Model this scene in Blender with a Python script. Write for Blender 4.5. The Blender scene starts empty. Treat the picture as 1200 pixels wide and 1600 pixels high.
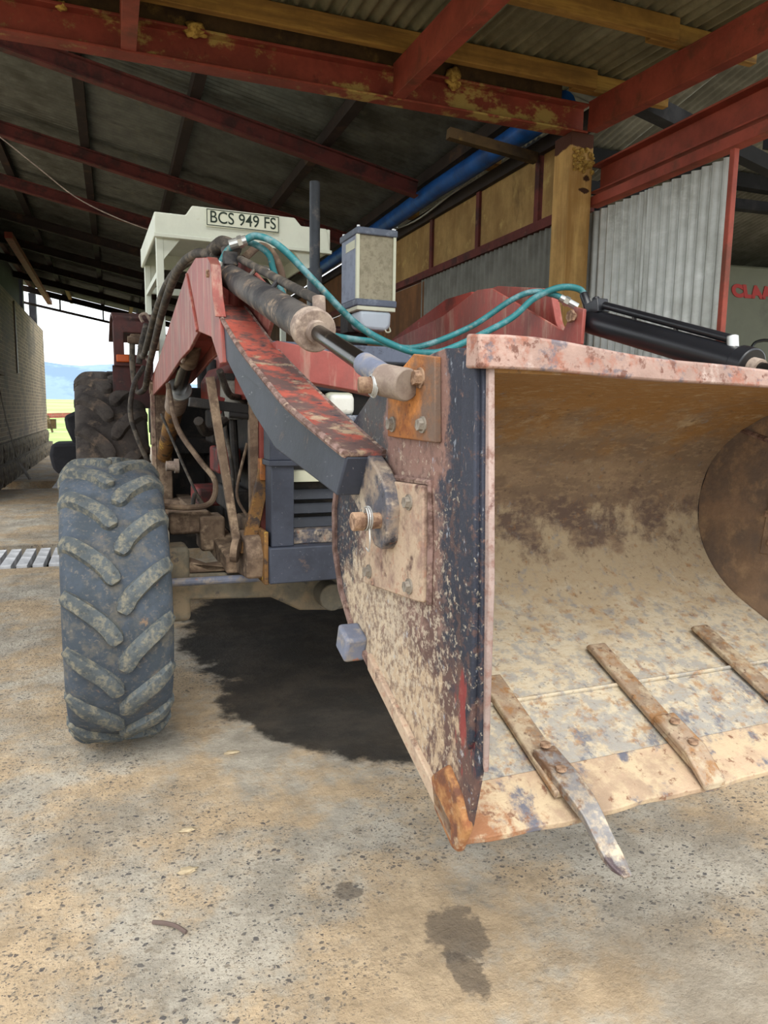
import bpy, math, random
from mathutils import Vector, Matrix, Euler, noise as mnoise
random.seed(7)
S = bpy.context.scene
COL = S.collection
R = math.radians

# ------------------------------------------------------------------ camera
F_PX, CAM_H = 1130.0, 1.45
YAW, ROLL, PITCH = R(20.4), R(0.9), math.atan((800 - 644) / F_PX)
fw = Vector((math.sin(YAW) * math.cos(PITCH), math.cos(YAW) * math.cos(PITCH), -math.sin(PITCH)))
rt = Vector((math.cos(YAW), -math.sin(YAW), 0)); up = rt.cross(fw)
rt2 = rt * math.cos(ROLL) + up * math.sin(ROLL); up2 = up * math.cos(ROLL) - rt * math.sin(ROLL)
cam_d = bpy.data.cameras.new('camera'); cam = bpy.data.objects.new('camera', cam_d); COL.objects.link(cam)
cam.matrix_world = Matrix(((rt2.x, up2.x, -fw.x, 0), (rt2.y, up2.y, -fw.y, 0), (rt2.z, up2.z, -fw.z, CAM_H), (0, 0, 0, 1)))
cam_d.sensor_fit = 'HORIZONTAL'; cam_d.sensor_width = 36; cam_d.lens = F_PX / 1200 * 36
cam_d.clip_start = 0.02; cam_d.clip_end = 3000
S.camera = cam
# ------------------------------------------------------------------ sky, sun, exposure
W = bpy.data.worlds.new('overcast_sky'); S.world = W; W.use_nodes = True
bg = W.node_tree.nodes['Background']; bg.inputs[0].default_value = (0.90, 0.95, 1.0, 1); bg.inputs[1].default_value = 1.0
sun_d = bpy.data.lights.new('sun', 'SUN'); sun_d.energy = 1.0; sun_d.angle = R(35); sun_d.color = (1.0, 0.95, 0.86)
sun = bpy.data.objects.new('sun', sun_d); COL.objects.link(sun); sun.rotation_euler = (R(42), 0, R(-14)); sun.location = (-4, -8, 12)
S.view_settings.view_transform = 'Standard'; S.view_settings.look = 'None'; S.view_settings.gamma = 1
S.view_settings.use_curve_mapping = False; S.view_settings.exposure = 1.28

# ------------------------------------------------------------------ material helpers
def rgb(h):
    if isinstance(h, tuple): c = [v / 255 for v in h]
    else: c = [int(h[i:i + 2], 16) / 255 for i in (0, 2, 4)]
    return tuple([(v / 12.92 if v <= .04045 else ((v + .055) / 1.055) ** 2.4) for v in c] + [1.0])
class NT:
    def __init__(s, name):
        s.m = bpy.data.materials.new(name); s.m.use_nodes = True; s.t = s.m.node_tree; s.t.nodes.clear()
        s.out = s.n('ShaderNodeOutputMaterial'); s.b = s.n('ShaderNodeBsdfPrincipled'); s.l(s.b.outputs[0], s.out.inputs[0])
        s.co = s.n('ShaderNodeTexCoord').outputs['Object']
    def n(s, k, **kw):
        x = s.t.nodes.new(k)
        for a, v in kw.items(): setattr(x, a, v)
        return x
    def l(s, a, b): s.t.links.new(a, b)
    def val(s, sock, v):
        if hasattr(v, 'is_output'): s.l(v, sock)
        else: sock.default_value = v
    def math(s, op, a, b=None, c=None):
        x = s.n('ShaderNodeMath', operation=op)
        for i, v in enumerate((a, b, c)):
            if v is not None: s.val(x.inputs[i], v)
        return x.outputs[0]
    def map(s, scale=(1, 1, 1), loc=(0, 0, 0), rot=(0, 0, 0), src=None):
        x = s.n('ShaderNodeMapping'); s.l(src or s.co, x.inputs[0])
        x.inputs['Scale'].default_value = scale; x.inputs['Location'].default_value = loc; x.inputs['Rotation'].default_value = rot
        return x.outputs[0]
    def noise(s, scale, detail=5, rough=.6, vec=None, dist=0):
        x = s.n('ShaderNodeTexNoise'); s.l(vec or s.co, x.inputs['Vector'])
        x.inputs['Scale'].default_value = scale; x.inputs['Detail'].default_value = detail
        x.inputs['Roughness'].default_value = rough; x.inputs['Distortion'].default_value = dist
        return x.outputs['Fac']
    def step(s, v, lo, hi):
        x = s.n('ShaderNodeMapRange', interpolation_type='SMOOTHSTEP'); s.val(x.inputs[0], v)
        x.inputs[1].default_value = lo; x.inputs[2].default_value = hi
        return x.outputs[0]
    def mix(s, f, a, b, mode='MIX'):
        x = s.n('ShaderNodeMix', data_type='RGBA', blend_type=mode); s.val(x.inputs[0], f); s.val(x.inputs[6], a); s.val(x.inputs[7], b)
        return x.outputs[2]
    def blob(s, c, r):
        v = s.n('ShaderNodeVectorMath', operation='SUBTRACT'); s.l(s.co, v.inputs[0]); v.inputs[1].default_value = c
        w = s.n('ShaderNodeVectorMath', operation='DIVIDE'); s.l(v.outputs[0], w.inputs[0]); w.inputs[1].default_value = r
        d = s.n('ShaderNodeVectorMath', operation='LENGTH'); s.l(w.outputs[0], d.inputs[0])
        return s.math('SUBTRACT', 1.0, d.outputs['Value'])          # 1 at the centre, 0 on the rim
    def axis(s, a):
        x = s.n('ShaderNodeSeparateXYZ'); s.l(s.co, x.inputs[0]); return x.outputs['XYZ'.index(a)]
    def bump(s, h, strength, dist=.01):
        x = s.n('ShaderNodeBump'); s.l(h, x.inputs['Height']); x.inputs['Strength'].default_value = strength; x.inputs['Distance'].default_value = dist
        s.l(x.outputs[0], s.b.inputs['Normal'])
def wm(name, base, layers=(), rough=.8, metal=0.0, bump=.25, bscale=60, vary=.25, vscale=4, spec=.3, bdist=.006):
    """weathered surface: base colour, then layers dict(c, s, t, w [, d, st, blob=(c, r, k), ax=(axis, lo, hi), o])"""
    n = NT(name); col = rgb(base)
    if vary:
        v = n.noise(vscale, 6, .7); lo = tuple(x * (1 - vary) for x in col[:3]) + (1,); hi = tuple(min(1, x * (1 + vary)) for x in col[:3]) + (1,)
        col = n.mix(n.step(v, .3, .7), lo, hi)
    for i, L in enumerate(layers):
        vec = n.map(L.get('st', (1, 1, 1)), (i * 7.3 + 1.7, i * 3.1, i * 5.9))
        f = n.noise(L['s'], L.get('d', 7), .68, vec, L.get('dist', 0))
        if 'blob' in L:
            c, r, k = L['blob']; f = n.math('MULTIPLY_ADD', n.blob(c, r), k, f)
        if 'ax' in L:
            a, lo, hi, k = L['ax']; x = n.n('ShaderNodeMapRange'); n.l(n.axis(a), x.inputs[0]); x.inputs[1].default_value = lo; x.inputs[2].default_value = hi
            f = n.math('MULTIPLY_ADD', x.outputs[0], k, f)
        f = n.step(f, L['t'] - L['w'], L['t'] + L['w'])
        if 'o' in L: f = n.math('MULTIPLY', f, L['o'])
        col = n.mix(f, col, rgb(L['c']))
    n.val(n.b.inputs['Base Color'], col); n.b.inputs['Roughness'].default_value = rough; n.b.inputs['Metallic'].default_value = metal
    n.b.inputs['Specular IOR Level'].default_value = spec
    if bump: n.bump(n.noise(bscale, 6, .7), bump, bdist)
    return n.m
OFF = Vector((1.1, 3.344, 0))                       # tractor origin in tractor-aligned metres
def TL(y, z): return (-.562, y - OFF.y, z)
M = {}
M['red'] = wm('faded_red_paint', '944a42', [dict(c='7c4a42', s=7, t=.54, w=.12, st=(1, 1, .4)), dict(c='a88a78', s=20, t=.58, w=.08, st=(1, 1, .15), o=.6), dict(c='2e2a2c', s=30, t=.72, w=.03)], rough=.5, bump=.12, spec=.4)
M['red_dark'] = wm('old_red_paint', '8a3a30', [dict(c='5a2e28', s=6, t=.58, w=.1), dict(c='9a8470', s=18, t=.66, w=.06, o=.6)], rough=.6, bump=.12)
M['guardred'] = wm('dull_maroon_paint', '4e2c2a', [dict(c='3a2a2a', s=6, t=.55, w=.1), dict(c='7a5a4c', s=18, t=.66, w=.06, o=.6)], rough=.6, bump=.1)
M['arm_top'] = wm('worn_red_arm_top', 'a85446', [dict(c='5f4a46', s=11, t=.60, w=.07, ax=('Y', -.5, -2.0, .16)), dict(c='a08a72', s=16, t=.66, w=.06, ax=('Y', -.8, -2.0, .12)), dict(c='33343c', s=22, t=.63, w=.05)], rough=.6, bump=.35, bscale=45)
M['black'] = wm('scratched_black_paint', '383c47', [dict(c='8e8c90', s=70, t=.67, w=.03, st=(1, .3, 1), o=.6), dict(c='6e5a50', s=12, t=.66, w=.06, o=.7), dict(c='b0aeb0', s=160, t=.70, w=.02, o=.7)], rough=.55, bump=.12)
M['blackclean'] = wm('glossy_black_paint', '15161a', [dict(c='66666a', s=60, t=.72, w=.03)], rough=.35, bump=.03, spec=.5)
M['ear'] = wm('worn_black_ear', '4a4a52', [dict(c='8f7f70', s=16, t=.52, w=.1, d=9), dict(c='a89a88', s=26, t=.58, w=.08, d=9), dict(c='2c2e36', s=22, t=.6, w=.06), dict(c='8a5a44', s=30, t=.66, w=.05)], rough=.65, bump=.4)
M['weld'] = wm('rusty_weld', '8a7068', [dict(c='5a443c', s=30, t=.5, w=.1), dict(c='b09a86', s=20, t=.6, w=.08)], rough=.85, bump=.6, bscale=90)
M['rustplate'] = wm('dusty_rust_steel', '84695f', [dict(c='b59f88', s=9, t=.52, w=.12, ax=('Z', 1.33, 1.08, .14)), dict(c='5d463f', s=16, t=.58, w=.08), dict(c='a3806c', s=60, t=.6, w=.06)], rough=.9, bump=.5, bscale=120)
M['orange'] = wm('orange_rust_plate', '9c6334', [dict(c='85512f', s=14, t=.55, w=.12), dict(c='c98446', s=9, t=.58, w=.1), dict(c='5d3c2c', s=120, t=.62, w=.05, o=.8), dict(c='6d5a4e', s=6, t=.62, w=.1, ax=('Y', -2.06, -2.3, .1))], rough=.85, bump=.4, bscale=140)
M['side'] = wm('bucket_side_paint', '2d303b', [
    dict(c='50504f', s=8, t=.60, w=.14, blob=(TL(1.36, 1.38), (5, .16, .12), .5), o=.8),
    dict(c='83645a', s=14, t=.58, w=.07, d=10, blob=(TL(1.17, 1.42), (5, .155, .165), .9)),
    dict(c='84695f', s=14, t=.60, w=.08, d=10, blob=(TL(1.24, 1.17), (5, .225, .215), 1.0)),
    dict(c='5c4640', s=20, t=.56, w=.08, d=10, blob=(TL(1.08, .90), (5, .20, .22), .35)),
    dict(c='b3a088', s=16, t=.60, w=.10, d=10, blob=(TL(1.36, 1.02), (5, .20, .17), .7)),
    dict(c='b09a80', s=26, t=.62, w=.07, d=10, blob=(TL(1.16, .91), (5, .22, .14), .35), st=(1, 1.4, .8)),
    dict(c='5d463f', s=60, t=.57, w=.06, d=8, blob=(TL(1.25, 1.10), (5, .35, .30), .12), o=.7),
    dict(c='c3b5a0', s=90, t=.60, w=.05, d=8, blob=(TL(1.25, 1.05), (5, .30, .30), .12), o=.6),
    dict(c='8a3836', s=16, t=.70, w=.05, blob=(TL(.965, .96), (5, .06, .20), .28), st=(1, 1.8, .45), o=.85),
    dict(c='9aa0aa', s=90, t=.65, w=.03, st=(1, .6, .35), o=.6),
    dict(c='a5968c', s=45, t=.68, w=.02, st=(1, 2.0, .3), dist=1.5, o=.7),
    dict(c='7a5e54', s=30, t=.65, w=.04)], rough=.62, bump=.35, bscale=90)
M['edge'] = wm('bare_pinkish_edge', '9c8880', [dict(c='86695f', s=40, t=.55, w=.08), dict(c='6a4d48', s=22, t=.64, w=.05)], rough=.7, bump=.4)
M['inner'] = wm('bucket_inner_rust', '917b64', [
    dict(c='7d6957', s=9, t=.50, w=.10, st=(.5, 1, 1), d=9),
    dict(c='946d3e', s=7, t=.74, w=.14, ax=('Z', 1.30, 1.50, .40), d=8, o=.9),
    dict(c='62514a', s=11, t=.64, w=.09, blob=((.0, -1.75, 1.16), (1.2, .6, .13), .25), d=9, o=.8),
    dict(c='b9a688', s=12, t=.66, w=.09, ax=('Z', 1.24, 1.02, .34), d=10, o=.9),
    dict(c='c6baa2', s=9, t=.72, w=.12, ax=('Z', 1.08, .90, .34), d=10, o=.85),
    dict(c='83878c', s=30, t=.66, w=.08, ax=('Z', 1.12, .80, .21), d=11, o=.6),
    dict(c='5f6472', s=24, t=.70, w=.06, ax=('Z', .95, .79, .14), d=10, st=(1, .7, .7), o=.8),
    dict(c='9b7046', s=32, t=.66, w=.07, d=11, ax=('Z', 1.15, .85, .08), o=.7),
    dict(c='5d4c40', s=70, t=.62, w=.05, o=.6),
    dict(c='a89274', s=70, t=.57, w=.06, st=(.4, 1, 1), o=.45), dict(c='bba588', s=26, t=.68, w=.04, st=(.35, 1, 1), o=.5)], rough=.8, bump=.4, bscale=110)
M['innerside'] = wm('bucket_inner_side_rust', '8c745f', [dict(c='74655a', s=6, t=.5, w=.12), dict(c='a58a6e', s=14, t=.58, w=.1, d=9), dict(c='4a4540', s=4, t=.66, w=.06)], rough=.85, bump=.35)
M['corner'] = wm('rusted_corner_plate', '8e5a3a', [dict(c='a87a4e', s=22, t=.52, w=.1, d=9), dict(c='6a4636', s=30, t=.56, w=.08, d=9), dict(c='b8a284', s=26, t=.62, w=.08, d=9, ax=('Z', .80, .74, .06)), dict(c='6c6a72', s=34, t=.66, w=.05)], rough=.85, bump=.5, bscale=110)
M['cut'] = wm('cutting_edge_steel', 'ae957c', [dict(c='c0ab8c', s=16, t=.52, w=.1, d=9), dict(c='66666f', s=17, t=.58, w=.06, d=10, st=(.8, .6, 1)), dict(c='97694a', s=26, t=.60, w=.08, d=9, blob=((-.58, -2.38, .77), (.16, .2, .12), .28)), dict(c='7d5a46', s=50, t=.62, w=.06)], rough=.75, bump=.5, bscale=100)
M['lip'] = wm('worn_pink_lip', 'a08478', [dict(c='94604e', s=26, t=.56, w=.08, d=9), dict(c='6a6064', s=30, t=.59, w=.06, d=9), dict(c='b8a49a', s=20, t=.62, w=.08, d=9), dict(c='6e4a3e', s=60, t=.6, w=.06)], rough=.6, bump=.35)
M['tooth'] = wm('worn_tooth_steel', '9a8570', [dict(c='9c7550', s=30, t=.54, w=.08, d=9), dict(c='b9a88e', s=24, t=.54, w=.08, d=9), dict(c='6e5648', s=70, t=.62, w=.06), dict(c='4d474b', s=13, t=.66, w=.05)], rough=.55, metal=.25, bump=.4)
M['toothtip'] = wm('polished_tooth_shank', '8b8785', [dict(c='b0a08a', s=26, t=.55, w=.08, d=9), dict(c='7a5f4c', s=30, t=.6, w=.07, d=9, ax=('Y', -2.42, -2.28, .12)), dict(c='54484a', s=14, t=.60, w=.05, blob=((-.39, -2.50, .72), (.1, .05, .1), .3)), dict(c='c9b79c', s=16, t=.6, w=.08)], rough=.45, metal=.4, bump=.25)
M['bolt'] = wm('rusty_bolt', '9c8068', [dict(c='6a5040', s=50, t=.5, w=.1)], rough=.8, bump=.3)
M['boltgrey'] = wm('grey_bolt', '8b8378', [dict(c='5c4c42', s=50, t=.55, w=.1)], rough=.6, metal=.3, bump=.2)
M['cyl'] = wm('dusty_black_barrel', '4a4643', [dict(c='2c2b2d', s=9, t=.5, w=.1), dict(c='8a7866', s=14, t=.6, w=.08), dict(c='8f5a3c', s=18, t=.69, w=.04)], rough=.65, bump=.2)
M['gland'] = wm('dusty_gland', '9a8a7c', [dict(c='7a6a60', s=30, t=.5, w=.1)], rough=.7, bump=.2)
M['rod'] = wm('dark_chrome_rod', '3d3b38', [dict(c='7d7768', s=20, t=.64, w=.05)], rough=.25, metal=.85, bump=.02, vary=.1)
M['rodend'] = wm('blue_grey_rod_end', '6b7080', [dict(c='8c8580', s=22, t=.55, w=.08), dict(c='a06a4c', s=20, t=.67, w=.05)], rough=.6, bump=.2)
M['chrome'] = wm('bright_fitting', 'b4b4b0', [], rough=.3, metal=.8, bump=.05, vary=.1)
M['wire'] = wm('galvanised_wire', 'b9b9b6', [], rough=.4, metal=.6, bump=0, vary=0)
M['teal'] = wm('teal_hose', '266a6e', [dict(c='7d959a', s=14, t=.56, w=.1, o=.7), dict(c='8a8070', s=30, t=.64, w=.06, o=.6)], rough=.5, bump=.12, bscale=150)
M['hose'] = wm('dusty_black_hose', '37332f', [dict(c='6d6357', s=16, t=.54, w=.1, o=.8)], rough=.75, bump=.15, bscale=150)
M['tyre'] = wm('weathered_rubber', '49515b', [dict(c='424950', s=8, t=.5, w=.1), dict(c='6f695e', s=11, t=.57, w=.08, o=.6, d=10), dict(c='7b746a', s=60, t=.60, w=.06, o=.5), dict(c='9a7a5c', s=12, t=.67, w=.05, o=.8, d=9)], rough=.9, bump=.4, bscale=80, spec=.2)
M['lug'] = wm('scuffed_lug_rubber', '575d60', [dict(c='948c76', s=34, t=.54, w=.10, d=10, o=.6), dict(c='3c4145', s=60, t=.60, w=.06, o=.7)], rough=.95, bump=.5, bscale=140, spec=.15)
M['reartyre'] = wm('muddy_rubber', '4a4440', [dict(c='35312f', s=7, t=.55, w=.08), dict(c='6e5f52', s=9, t=.6, w=.08)], rough=.95, bump=.4, spec=.15)
M['cream'] = wm('cream_cab_paint', 'd9ded0', [dict(c='a89a70', s=10, t=.70, w=.06, o=.7), dict(c='8a6a48', s=30, t=.73, w=.03)], rough=.45, bump=.06, vary=.06, spec=.4)
M['plate'] = wm('number_plate_white', 'dfe3d0', [], rough=.4, bump=.0, vary=.04)
M['ink'] = wm('plate_dark_green', '2c3a30', [], rough=.5, bump=0, vary=0)
M['dust'] = wm('mud_caked_iron', '7d6a58', [dict(c='5a4a3e', s=8, t=.5, w=.1), dict(c='9a8670', s=12, t=.6, w=.08)], rough=.95, bump=.6, bscale=60)
M['axle'] = wm('dusty_axle', '6d675a', [dict(c='8d7d66', s=6, t=.55, w=.1), dict(c='45464a', s=9, t=.62, w=.06)], rough=.85, bump=.4)
M['engine'] = wm('oily_engine_black', '201e1d', [dict(c='3a332d', s=9, t=.58, w=.1)], rough=.7, bump=.4)
M['enginered'] = wm('engine_red', '7a2e2a', [dict(c='3a2624', s=9, t=.5, w=.12)], rough=.7, bump=.3)
M['filter'] = wm('grey_filter_housing', '77756e', [dict(c='4c4a46', s=10, t=.55, w=.1)], rough=.6, bump=.2)
M['yellow'] = wm('worn_yellow_bar', '75542f', [dict(c='b5903a', s=14, t=.60, w=.05), dict(c='3f342e', s=16, t=.55, w=.08)], rough=.8, bump=.4)
M['grille'] = wm('grille_black', '2b2f38', [dict(c='6d6a66', s=26, t=.66, w=.05, o=.7)], rough=.5, bump=.12)
M['rail'] = wm('scratched_blue_grey_rail', '565d6d', [dict(c='b9bcc2', s=16, t=.62, w=.06, st=(.5, 1, 1)), dict(c='34363f', s=10, t=.58, w=.07)], rough=.5, bump=.2)
M['lens'] = wm('white_headlight_lens', 'dedfd8', [dict(c='a5a296', s=30, t=.66, w=.06)], rough=.25, bump=.2, bscale=200, vary=.05)
M['precase'] = wm('weathered_grey_plastic', '59606e', [dict(c='7e8590', s=14, t=.58, w=.1)], rough=.6, bump=.05, vary=.1)
M['prepanel'] = wm('clouded_tan_panel', '8f8770', [dict(c='7a725c', s=40, t=.55, w=.12), dict(c='4a4438', s=90, t=.68, w=.03)], rough=.45, bump=.05, vary=.12)
M['preblue'] = wm('grey_blue_panel', '7c8598', [dict(c='6a7082', s=20, t=.55, w=.12)], rough=.5, bump=.04, vary=.08)
M['pretrim'] = wm('pale_seal_trim', 'c3c4ae', [], rough=.6, bump=.03, vary=.1)
M['prebowl'] = wm('milky_plastic_bowl', 'aab4bd', [dict(c='9a8770', s=5, t=.80, w=.1, ax=('Z', 1.89, 1.84, .25))], rough=.35, bump=.0, vary=.05, spec=.5)
M['exhaust'] = wm('sooty_steel', '43474d', [dict(c='6e6a66', s=9, t=.6, w=.08)], rough=.55, metal=.3, bump=.15)
M['amber'] = wm('amber_lens', 'b8521e', [], rough=.3, bump=0, vary=.1)
# building
M['beam'] = wm('red_oxide_beam', '7c382c', [dict(c='a38c50', s=1.9, t=.57, w=.035, st=(1, 1, 1.5), o=.95), dict(c='5a2a22', s=9, t=.66, w=.06), dict(c='8a7448', s=14, t=.63, w=.06, o=.6)], rough=.65, bump=.12, bscale=30)
M['beamplain'] = wm('red_oxide_steel', '8a4032', [dict(c='6a3a2c', s=5, t=.6, w=.1), dict(c='b49a70', s=22, t=.72, w=.03, o=.7)], rough=.65, bump=.1, bscale=30)
M['rafter'] = wm('old_red_rafter', '5c2c28', [dict(c='3c2422', s=5, t=.55, w=.1), dict(c='7a5a48', s=12, t=.66, w=.06, o=.6)], rough=.8, bump=.1)
M['darkbeam'] = wm('dark_purlin', '2a211e', [dict(c='4a3426', s=4, t=.62, w=.1)], rough=.85, bump=.1)
M['timber'] = wm('sawn_pine', '8c6a34', [dict(c='6d5028', s=3, t=.55, w=.12, st=(.3, 4, 4)), dict(c='a5823f', s=4, t=.6, w=.1, st=(.3, 4, 4)), dict(c='3d2a18', s=9, t=.73, w=.03)], rough=.8, bump=.15, bscale=30)
M['timberdark'] = wm('stained_dark_timber', '4c3a22', [dict(c='30251a', s=4, t=.55, w=.12), dict(c='7a6232', s=5, t=.64, w=.08)], rough=.85, bump=.15)
M['post'] = wm('squared_timber_post', 'b48f58', [dict(c='9a7644', s=3, t=.55, w=.12, st=(4, 4, .4)), dict(c='c7a468', s=3, t=.6, w=.1, st=(4, 4, .3)), dict(c='3c2418', s=8, t=.80, w=.06, blob=((.07, -.08, -.36), (.07, .2, .03), .6)), dict(c='3c2418', s=8, t=.80, w=.06, blob=((.075, -.08, -.28), (.055, .2, .045), .5)), dict(c='4a2c22', s=4, t=.75, w=.05, ax=('Z', -.13, -.06, .6))], rough=.85, bump=.2, bscale=30)
M['foam'] = wm('yellow_foam_crust', 'b5964e', [dict(c='8a6a34', s=40, t=.5, w=.1)], rough=.95, bump=.8, bscale=60)
M['roof'] = wm('dull_zinc_roof', '676962', [dict(c='494840', s=1.2, t=.55, w=.12), dict(c='75705c', s=3, t=.64, w=.08, o=.6)], rough=.45, metal=.5, bump=.05)
M['canopy'] = wm('weathered_zinc_canopy', '8c896e', [dict(c='5c5844', s=1.5, t=.52, w=.14, st=(1, .3, 1)), dict(c='94937e', s=5, t=.62, w=.1, st=(1, .15, 1)), dict(c='5f4a34', s=12, t=.72, w=.05)], rough=.6, metal=.15, bump=.08)
M['zinc'] = wm('galvanised_sheet', 'b1b3ae', [dict(c='93948c', s=2, t=.55, w=.15), dict(c='c9cbc6', s=7, t=.62, w=.1, st=(1, 1, .15), o=.5)], rough=.4, metal=.35, bump=.03, vary=.08)
M['zincdark'] = wm('dull_grey_sheet', '6b6a62', [dict(c='55534b', s=2, t=.55, w=.15)], rough=.5, metal=.25, bump=.03, vary=.1)
M['barnroof'] = wm('barn_zinc', '9a9a90', [dict(c='6a685e', s=1, t=.5, w=.2)], rough=.5, metal=.3, bump=.03)
M['ply'] = wm('stained_plywood', '95784a', [dict(c='7a5c34', s=2, t=.52, w=.15, st=(1, 1, .4)), dict(c='4f3a24', s=3, t=.68, w=.08, st=(1, 1, .3)), dict(c='ab9158', s=6, t=.63, w=.1)], rough=.8, bump=.08)
M['plydark'] = wm('brown_plywood', '6e4a2c', [dict(c='4a3220', s=2, t=.55, w=.15, st=(1, 1, .3))], rough=.8, bump=.08)
M['blue'] = wm('blue_plastic', '124a8c', [dict(c='0c3468', s=5, t=.55, w=.12)], rough=.45, bump=.05)
M['tar'] = wm('black_boards', '1c1c20', [dict(c='2e2d30', s=3, t=.6, w=.1)], rough=.85, bump=.2)
M['stone'] = wm('foundation_stone', '6a604f', [dict(c='453f38', s=2.5, t=.55, w=.1), dict(c='8d7d62', s=4, t=.6, w=.1)], rough=.95, bump=.8, bscale=9, bdist=.03)
M['slat'] = wm('pale_concrete_slat', 'cfcfd0', [dict(c='a8a8aa', s=5, t=.55, w=.12)], rough=.7, bump=.2)
M['pit'] = wm('pit_black', '1a1816', [], rough=.95, bump=.3)
M['grass'] = wm('grass_green', '86a552', [dict(c='a5b872', s=.08, t=.5, w=.12), dict(c='c0bd8a', s=.3, t=.62, w=.08)], rough=.95, bump=.3, bscale=4)
M['dry'] = wm('dry_field', 'aab878', [dict(c='8fae60', s=.02, t=.5, w=.1)], rough=.95, bump=0)
M['yard'] = wm('dusty_yard', '9c8a6c', [dict(c='85806a', s=.2, t=.52, w=.1), dict(c='7f9a58', s=.05, t=.56, w=.05)], rough=.95, bump=.3, bscale=6)
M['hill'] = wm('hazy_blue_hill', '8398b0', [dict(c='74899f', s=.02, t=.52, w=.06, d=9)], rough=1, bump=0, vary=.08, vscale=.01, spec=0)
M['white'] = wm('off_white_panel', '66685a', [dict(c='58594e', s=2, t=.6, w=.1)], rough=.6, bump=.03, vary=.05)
M['redink'] = wm('red_lettering', 'a02824', [], rough=.5, bump=0, vary=0)
M['twig'] = wm('dry_twig', '5c4e48', [], rough=.9, bump=.2)
M['mud'] = wm('dry_mud_flake', 'b3a284', [dict(c='988870', s=12, t=.55, w=.1)], rough=.95, bump=.5)

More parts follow.
